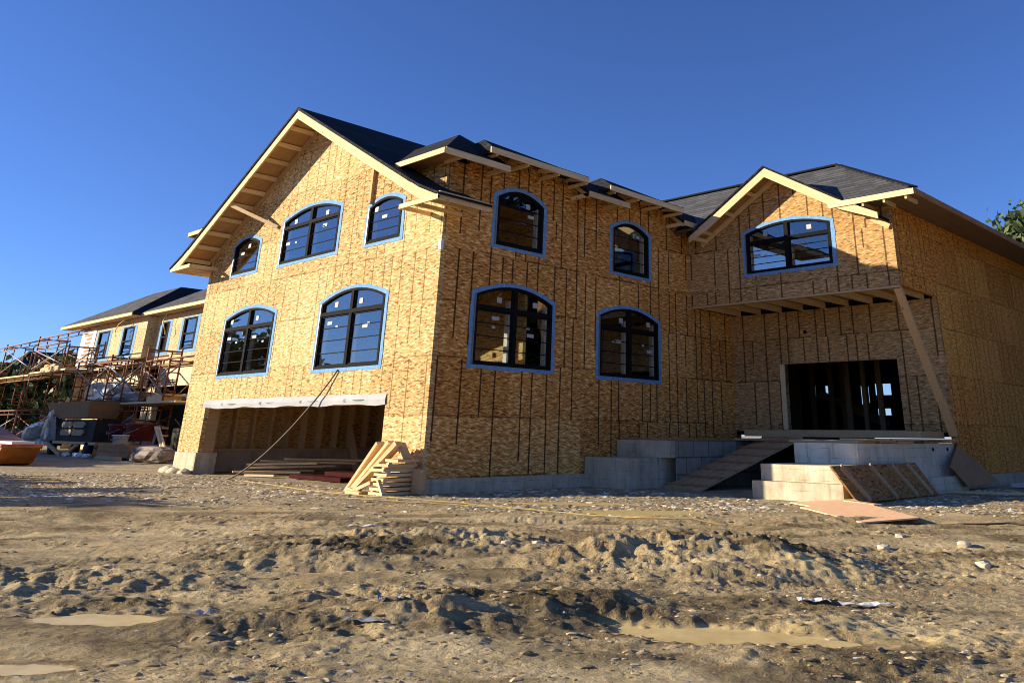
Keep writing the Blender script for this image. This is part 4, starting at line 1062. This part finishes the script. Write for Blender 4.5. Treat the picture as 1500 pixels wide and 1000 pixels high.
dark_ground = np.zeros_like(X_)  # darker ground: blotches at set spots, wet puddle rims, random patches
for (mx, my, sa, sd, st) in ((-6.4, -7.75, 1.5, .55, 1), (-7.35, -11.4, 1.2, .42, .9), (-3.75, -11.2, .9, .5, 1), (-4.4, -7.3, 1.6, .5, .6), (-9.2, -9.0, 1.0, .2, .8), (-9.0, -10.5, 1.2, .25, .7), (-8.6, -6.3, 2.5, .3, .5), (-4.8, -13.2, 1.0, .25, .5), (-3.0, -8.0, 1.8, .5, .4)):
    a0, d0 = ad(mx, my); dark_ground = np.maximum(dark_ground, st*(1-sst(.35, 1.25, np.sqrt(((A_-a0)/sa)**2+((D_-d0)/sd)**2)+.9*vnoise(A_*2.2, D_*4, 25)+.5*vnoise(A_*6, D_*10, 26))))
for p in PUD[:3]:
    e_ = pud_e(X_, Y_, p); dark_ground = np.maximum(dark_ground, .8*sst(2.6, 1.7, e_)*0+.75*(1-sst(1.5, 2.3, e_))*sst(1.0, 1.3, e_))
dark_ground = np.maximum(dark_ground, .7*sst(.12, .40, vnoise(A_*.7, D_*1.6, 28)+.6*vnoise(A_*2.4, D_*4.5, 29)))
for nm, arr in (('gravel', grav), ('mud', mud), ('dark_ground', dark_ground)):
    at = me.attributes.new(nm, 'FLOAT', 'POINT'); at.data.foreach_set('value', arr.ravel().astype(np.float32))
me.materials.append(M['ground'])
go = bpy.data.objects.new('ground', me); COL.objects.link(go); kind(go, 'structure')
for p in PUD:
    m = MB(); n = 96; pts = []
    for i in range(n):
        t = 2*math.pi*i/n; c_, s_ = math.cos(t), math.sin(t)
        r_ = 1.0
        for _ in range(8):
            xy = np.array([p[0], p[1]])+RT*(c_*r_*p[2])+FW*(s_*r_*p[3]-p[5]*c_*r_*p[2])
            e = float(pud_e(xy[0], xy[1], p)); r_ = min(1.8, max(.3, r_+(1.12-e)*.7))
        pts.append((xy[0], xy[1], p[4]))
    m.prism(pts, (0, 0, -.004)); kind(m.build('puddle', 'puddle'), 'structure')

def scatter(n, region, rad, seed, squash=.6, sink=.3):
    rr = np.random.default_rng(seed)
    bm = bmesh.new(); bmesh.ops.create_icosphere(bm, subdivisions=1, radius=1)
    bv = np.array([v.co[:] for v in bm.verts]); bf = np.array([[v.index for v in f.verts] for f in bm.faces]); bm.free()
    x, y = region(rr, n); n = len(x)
    r = rad[0]*(rad[1]/rad[0])**(rr.uniform(0, 1, n)**1.8)
    z = H(x, y)
    k_ = len(bv)
    v = bv[None]*(1+rr.uniform(-.28, .28, (n, k_, 1)))
    sc = np.stack([rr.uniform(.8, 1.5, n), rr.uniform(.7, 1.1, n), rr.uniform(.5, 1.0, n)*squash], 1)
    v = v*sc[:, None]; an = rr.uniform(0, 6.28, n); ca, sa = np.cos(an)[:, None], np.sin(an)[:, None]
    vx = v[..., 0]*ca-v[..., 1]*sa; vy = v[..., 0]*sa+v[..., 1]*ca
    s_ = (vx*RT[0]+vy*RT[1])*.7; vx = vx+s_*RT[0]; vy = vy+s_*RT[1]
    V = np.stack([x[:, None]+vx*r[:, None], y[:, None]+vy*r[:, None], (z+r*squash*(.5-sink))[:, None]+v[..., 2]*r[:, None]], -1)
    F = (bf[None]+(np.arange(n)*k_)[:, None, None]).reshape(-1, 3)
    m = MB(); m.v = V.reshape(-1, 3).tolist(); m.f = F.tolist(); return m
def wx(a, d): return CAM.x+RT[0]*a+FW[0]*d, CAM.y+RT[1]*a+FW[1]*d
def reg_gravel(rr, n):
    d = rr.uniform(14.6, 27, n*2); a = rr.uniform(-20, 11, n*2); x, y = wx(a, d)
    g_ = sst(14.8, 18.0, d+2.4*vnoise(x*.8, y*.8, 21)+1.2*vnoise(x*2.5, y*2.5, 22))*(.35+.65*sst(-.25, .2, vnoise(x*.5, y*.5, 27)))
    ok = (rr.uniform(0, 1, n*2) < g_) & ~((x > -.1) & (y > -.1)) & ~((x > 4.9) & (y > -7.6)); ok &= (a > -.75*d-1) & (a < .56*d+1)
    for p in PUD[3:]: ok &= pud_e(x, y, p) > 1.15
    return x[ok][:n], y[ok][:n]
def reg_front(rr, n):
    u = rr.uniform(0, 1, n*2); d = 4.2*(17/4.2)**u; a = d*rr.uniform(-.78, .55, n*2); x, y = wx(a, d)
    ok = (vnoise(x*.9, y*.9, 31)+.6*vnoise(x*2.6, y*2.6, 32) > -.08)
    for p in PUD: ok &= pud_e(x, y, p) > 1.1
    return x[ok][:n], y[ok][:n]
o = scatter(19000, reg_gravel, (.012, .055), 71, .6, .5).build('gravel', 'stone', fix=False); kind(o, 'stuff'); tag(o, 'pale crushed stone gravel strewn along the front of the house', 'gravel')
o = scatter(1800, reg_front, (.005, .022), 72, .6, .5).build('gravel', 'stone', fix=False); kind(o, 'stuff'); tag(o, 'loose small stones scattered over the muddy foreground', 'gravel')
o = scatter(4500, reg_front, (.005, .028), 73, .7, .5).build('soil_clods', 'clod', fix=False); kind(o, 'stuff'); tag(o, 'crumbled clods of brown soil over the foreground', 'soil')

# ------------------------------------------------------------------ timber and boards about the yard
def hz(x, y): return float(H(x, y))
lg = 'boards leaning on the offcut pile at the house corner'
for i, (fy, ty, fx, tx, h_) in enumerate(((1.92, .90, -.62, -.55, .74), (1.70, .62, -.66, -.45, .76), (1.50, .40, -.72, -.42, .75), (1.35, .22, -.86, -.52, .72))):
    m = MB(); m.beam((fx, fy, hz(fx, fy)-.02), (tx, ty, h_), .07, .22, (1, 0, .1))
    tag(m.build('board', 'pine'), ['pale board leaning on the offcut pile, leftmost of the four', 'pale board leaning on the offcut pile, second from the left', 'pale board leaning on the offcut pile, third from the left', 'pale board leaning on the offcut pile, rightmost of the four'][i], 'board', lg)
m = MB(); m.beam((-.42, .02, .42), (-.40, .36, .74), .05, .24, (1, 0, 0)); tag(m.build('board', 'pine_old'), 'short dark board propped the other way against the tops of the leaning boards', 'board')
rg = random.Random(12)
z = -.29
for i in range(8):
    y0 = .02+rg.uniform(-.06, .06)-(.14 if i == 7 else 0); x0 = -1.02+rg.uniform(-.06, .10)+(.22 if i == 7 else 0)
    wd = .52+rg.uniform(-.05, .05); th = .055
    if i == 3: wd = .46
    m = MB(); m.box(x0, -.12+rg.uniform(-.06, .03), y0, y0+wd, z, z+th)
    tag(m.build('board', 'pine'), 'short offcut board lying flat in the pile at the house corner', 'board', 'offcut boards stacked at the house corner')
    if i in (0, 2, 4, 5, 6):
        for yy in (y0+.02, y0+wd-.12):
            m = MB(); m.box(x0+.03, x0+.12 if i != 5 else -.2, yy, yy+.09, z+th+.001, z+th+.036)
            tag(m.build('spacer_block', 'pine'), 'small block spacing the offcut boards of the corner pile', 'block', 'spacer blocks in the offcut pile')
    z += th+.038
m = MB(); m.box(-.30, -.20, -.42, -.05, -.26, .22); tag(m.build('board', 'pine_old'), 'upright board end at the right side of the offcut pile', 'board')
for p_, q_, lb_ in (((-1.1, .95, -.24), (-1.0, .45, -.05), 'thin stick lying aslant at the left foot of the offcut pile'), ((-1.15, .62, -.27), (-1.05, 1.25, -.2), 'short stick on the gravel left of the offcut pile'),
                    ((-1.12, -.02, .0), (-1.2, -.35, -.26), 'stick leaning down at the front of the offcut pile'), ((-1.2, .5, -.27), (-1.2, 1.05, -.25), 'board end flat on the gravel before the offcut pile')):
    m = MB(); m.beam(p_, q_, .07, .07); tag(m.build('stick', 'pine'), lb_, 'stick')
# heap inside the garage
gl = [((.7, 10.5, -.22), (2.9, 9.6, -.20)), ((.9, 10.0, -.10), (3.4, 9.2, -.06)), ((1.2, 10.6, -.02), (2.6, 8.9, .03)), ((.6, 9.8, -.2), (2.0, 8.8, -.22)), ((1.5, 10.4, .08), (3.9, 8.8, .02)), ((2.0, 9.9, .14), (4.2, 8.6, .10)), ((.5, 9.2, -.26), (.9, 8.2, -.25))]
gt = ['lowest long board of the heap on the garage floor', 'long board across the left of the garage heap', 'short board in the middle of the garage heap', 'board poking out at the front of the garage heap', 'long pale board near the top of the garage heap', 'topmost board of the garage heap, tilted up to the left', 'short board at the front right of the garage heap']
for (p_, q_), lb_ in zip(gl, gt):
    m = MB(); m.beam(p_, q_, .16, .055); tag(m.build('board', 'pine'), lb_, 'board', 'boards heaped on the garage floor')
ll = [((5.0, 10.4, -.28), (5.4, 11.8, 1.1)), ((5.4, 8.0, -.28), (5.7, 9.6, 1.3)), ((6.0, 7.4, -.28), (6.4, 8.8, .9)), ((6.6, 7.8, -.28), (6.9, 9.2, 1.4)), ((5.2, 7.2, -.2), (5.8, 10.4, .45))]
lt = ['wide dark board leaning in the middle of the garage', 'board leaning at the right inside the garage', 'shorter board leaning behind the one at the right of the garage', 'board leaning furthest back in the garage', 'wide board lying aslant low at the right of the garage']
for (p_, q_), lb_ in zip(ll, lt):
    m = MB(); m.beam(p_, q_, .30, .05, (1, .3, 0)); tag(m.build('board', 'pine_old'), lb_, 'board', 'boards leaning inside the garage')
m = MB(); m.box(1.0, 1.5, 4.9, 7.6, -.29, -.19); rb_ = tag(m.build('box', 'redbox'), 'long low red package on the garage floor', 'package')
m = MB(); m.box(2.0, 2.5, 5.4, 7.4, -.29, -.13); tag(m.build('box', 'redbox'), 'second red package behind the long low one in the garage', 'package')

# temporary bent brace under the corner of the overhang
br = thing('brace', 'long pine brace leaning from the overhang corner down to the porch deck', 'brace', (12.4, -7.2, .9))
m = MB(); m.beam((10.25, -7.02, 4.80), (12.02, -7.10, 1.95), .12, .20, (0, -1, 0)); m.build('upper_plank', 'brace_wood', br)
m = MB(); m.beam((12.0, -7.12, 2.02), (12.40, -7.20, 1.045), .12, .22, (0, -1, 0)); m.build('lower_plank', 'brace_wood', br)

# ramp of planks with cleats
rp = thing('ramp', 'weathered plank ramp with cross cleats rising from the ground to the entry deck', 'ramp', (7, -2.2, G))
A0, A1 = Vector((6.40, -1.75, -.27)), Vector((6.2, -3.1, -.27)); B0, B1 = Vector((10.4, -2.40, .97)), Vector((9.3, -4.3, .97))
n = 4
for i in range(n):
    s0, s1 = i/n+.01, (i+1)/n-.01
    c = [A0.lerp(A1, s0), A0.lerp(A1, s1), B0.lerp(B1, s1), B0.lerp(B1, s0)]
    m = MB(); m.prism(c, (0, 0, -.06)); m.build('plank', 'pine_old', rp)
for i in range(7):
    t = .05+.14*i; p_, q_ = A0.lerp(B0, t), A1.lerp(B1, t)
    m = MB(); m.beam(p_+Vector((0,0,.02)), q_+Vector((0,0,.02)), .09, .036); m.build('cleat', 'brown_wood', rp)

# board panel with battens leaning on the steps
pn = thing('panel', 'brown strand board panel with four pale battens leaning against the porch steps', 'panel', (7, -7.6, G))
P0, P1, P2, P3 = Vector((5.12, -7.80, -.26)), Vector((9.3, -7.80, -.27)), Vector((8.95, -7.47, .42)), Vector((4.72, -7.47, .42))
nn_ = (P1-P0).cross(P3-P0).normalized()
m = MB(); m.prism([P0, P1, P2, P3], nn_*-.04); m.build('sheet', 'osb_sheet', pn)
for t in (.10, .42, .68, .88):
    b0 = P0.lerp(P1, t+.03)+nn_*.022; b1 = P3.lerp(P2, t-.02)+nn_*.022
    m = MB(); m.beam(b0.lerp(b1, .02), b0.lerp(b1, .97), .13, .04, nn_); m.build('batten', 'pine_old', pn)
m = MB(); m.prism([Vector((11.0, -7.50, .30)), Vector((11.75, -7.62, -.20)), Vector((14.6, -7.45, -.15)), Vector((12.5, -7.21, .82))], (-.006, -.03, 0)); tag(m.build('plywood_sheet', 'brown_wood'), 'brown plywood sheet standing on one corner against the wing corner', 'plywood')
def gz_(x, y, o): return max(hz(x, y), -.33)+o
pl = [(4.13, -6.80), (3.45, -7.65), (3.30, -7.50), (1.16, -9.78), (1.98, -10.36), (4.40, -8.20), (4.95, -7.80)]
m = MB(); m.prism([(x, y, -.262+.06*(float(ad(x, y)[0])-float(ad(4.1, -6.8)[0]))) for x, y in pl], (0, 0, -.02)); tag(m.build('plywood_sheet', 'ply_red'), 'reddish plywood sheet lying flat on the gravel before the steps', 'plywood')
m = MB(); m.beam((4.55, -7.85, -.20), (4.0, -8.75, -.20), .18, .03); tag(m.build('board', 'pine'), 'short pale board lying along the far edge of the flat plywood sheet', 'board')
m = MB(); m.beam((9.9, -7.66, -.23), (10.7, -9.6, -.23), .16, .05); tag(m.build('board', 'pine'), 'long pale board on the gravel at the right edge before the wing', 'board')
m = MB(); m.beam((14.3, -8.1, -.22), (16.4, -8.9, -.22), .5, .10); tag(m.build('board', 'white'), 'white board on the shaded ground at the far right', 'board')

# cords
def cord(pts, r, mat, label, name='cord', off=.012, wig=.12, seed=1, ground=True):
    rr = np.random.default_rng(seed); out = []
    for p_, q_ in zip(pts, pts[1:]):
        n_ = max(6, int(math.dist(p_[:2], q_[:2])/.12))
        for i in range(n_):
            t = i/n_; x = p_[0]+(q_[0]-p_[0])*t; y = p_[1]+(q_[1]-p_[1])*t; out.append((x, y))
    out.append(tuple(pts[-1][:2])); out = np.array(out)
    k_ = np.arange(len(out)); ph = rr.uniform(0, 6, 4)
    o_ = wig*(np.sin(k_*.11+ph[0])+.5*np.sin(k_*.23+ph[1]))
    out = out+np.outer(o_, FW*.5)
    ker = np.ones(5)/5; zz = np.array([hz(x, y) for x, y in out]); zz = np.maximum(zz, np.convolve(np.pad(zz, 2, mode='edge'), ker, 'valid'))
    m = MB(); m.tube([(x, y, z_+off) for (x, y), z_ in zip(out, zz)], r, 5)
    return tag(m.build(name, mat), label, 'cord')
cord([(-.75, 6.9), (-1.3, 3.6), (-1.44, .83), (-1.2, -1.2), (-.73, -3.62), (-.62, -6.82), (.01, -8.51)], .013, 'cord_y', 'yellow cord snaking across the gravel in front of the house', seed=2)
cord([(-1.2, .9), (-1.9, -.2), (-1.6, -2.2), (-.9, -4.2)], .010, 'cord_y', 'second thinner yellow cord looping beside the first', seed=6, wig=.2)
cord([(1.9, -10.2), (2.2, -11.0), (2.78, -11.47), (3.0, -12.3)], .014, 'cord_d', 'thin dark cord running right from the flat plywood sheet', seed=3, wig=.06)
pts = []
for i in range(25):
    t = i/24; y = 3.96+(7.7-3.96)*t; z_ = 2.46-2.74*(1-(1-t)**1.35); x = -.035-.75*t**1.3
    pts.append((x, y, z_))
m = MB(); m.tube(pts, .022, 5); tag(m.build('cord', 'cord_d'), 'dark cord hanging from the right lower window down across the garage opening', 'cord')

# litter in the mud
def strip(cx, cy, la, w_, ang, mat, label, name, bend=.02, seed=0):
    rr = np.random.default_rng(seed); m = MB(); n_ = 8; vs = []
    dx, dy = math.cos(ang), math.sin(ang)
    for i in range(n_+1):
        t = i/n_-.5
        for s in (-.5, .5):
            x = cx+dx*la*t-dy*w_*s*rr.uniform(.75, 1.1); y = cy+dy*la*t+dx*w_*s*rr.uniform(.75, 1.1)
            vs.append((x, y, hz(cx, cy)+.022+bend*math.sin(i*1.3+s*2)+rr.uniform(0, .012)))
    k_ = len(vs); vs += [(a_, b_, c_-.004) for a_, b_, c_ in vs]
    fs = []
    for i in range(n_): fs += [(2*i, 2*i+1, 2*i+3, 2*i+2), (k_+2*i+2, k_+2*i+3, k_+2*i+1, k_+2*i)]
    for i in range(n_): fs += [(2*i, 2*i+2, k_+2*i+2, k_+2*i), (2*i+1, k_+2*i+1, k_+2*i+3, 2*i+3)]
    m.add(vs, fs); return tag(m.build(name, mat), label, 'litter')
RA = math.atan2(RT[1], RT[0])
strip(-8.53, -11.0, .30, .05, RA-.25, 'plastic', 'grey plastic strip lying in the mud at the bottom, leftmost of three scraps', 'plastic_scrap', .006, 1)
strip(-8.27, -10.93, .20, .09, RA+.25, 'plastic', 'short shiny grey scrap just right of the plastic strip in the mud', 'plastic_scrap', .012, 2)
strip(-7.56, -10.85, .22, .09, RA+.2, 'plastic', 'pale crumpled scrap on top of the clod mound in the foreground', 'plastic_scrap', .012, 3)
strip(-9.12, -9.95, .14, .12, RA, 'paper', 'crumpled white rag beside the small puddle at the left', 'rag', .010, 4)
strip(-5.0, -5.5, .40, .14, RA, 'white', 'flat white scrap on the bare mud at mid left', 'scrap', .01, 5)
strip(-5.30, -12.5, .26, .10, RA-.1, 'white', 'white broken board scrap behind the long puddle, left one of two', 'scrap', .005, 6)
strip(-5.12, -12.86, .42, .11, RA+.05, 'white', 'longer white broken scrap behind the long puddle, right one of two', 'scrap', .005, 7)
for i, (x, y, r_) in enumerate(((-.6, -11.99, .075), (-5.2, -8.66, .055), (-4.97, -8.92, .045), (-2.0, -12.7, .07), (-1.6, -11.4, .07), (1.6, -9.2, .055), (-.2, -11.0, .06))):
    crumple(x, y, hz(x, y)+r_*.25, r_*1.3, r_, r_*.55, 80+i, 'stone', 'stone', ['round white stone on the open mud at the right', 'flat white stone in the middle of the mud, left of a pair', 'white stone in the middle of the mud, right of a pair', 'small stone on the mud near the right edge', 'small pale stone left of the round white stone', 'pale stone beside the flat plywood sheet', 'flat pale stone above the round white stone'][i], 'stone', 2, .15)
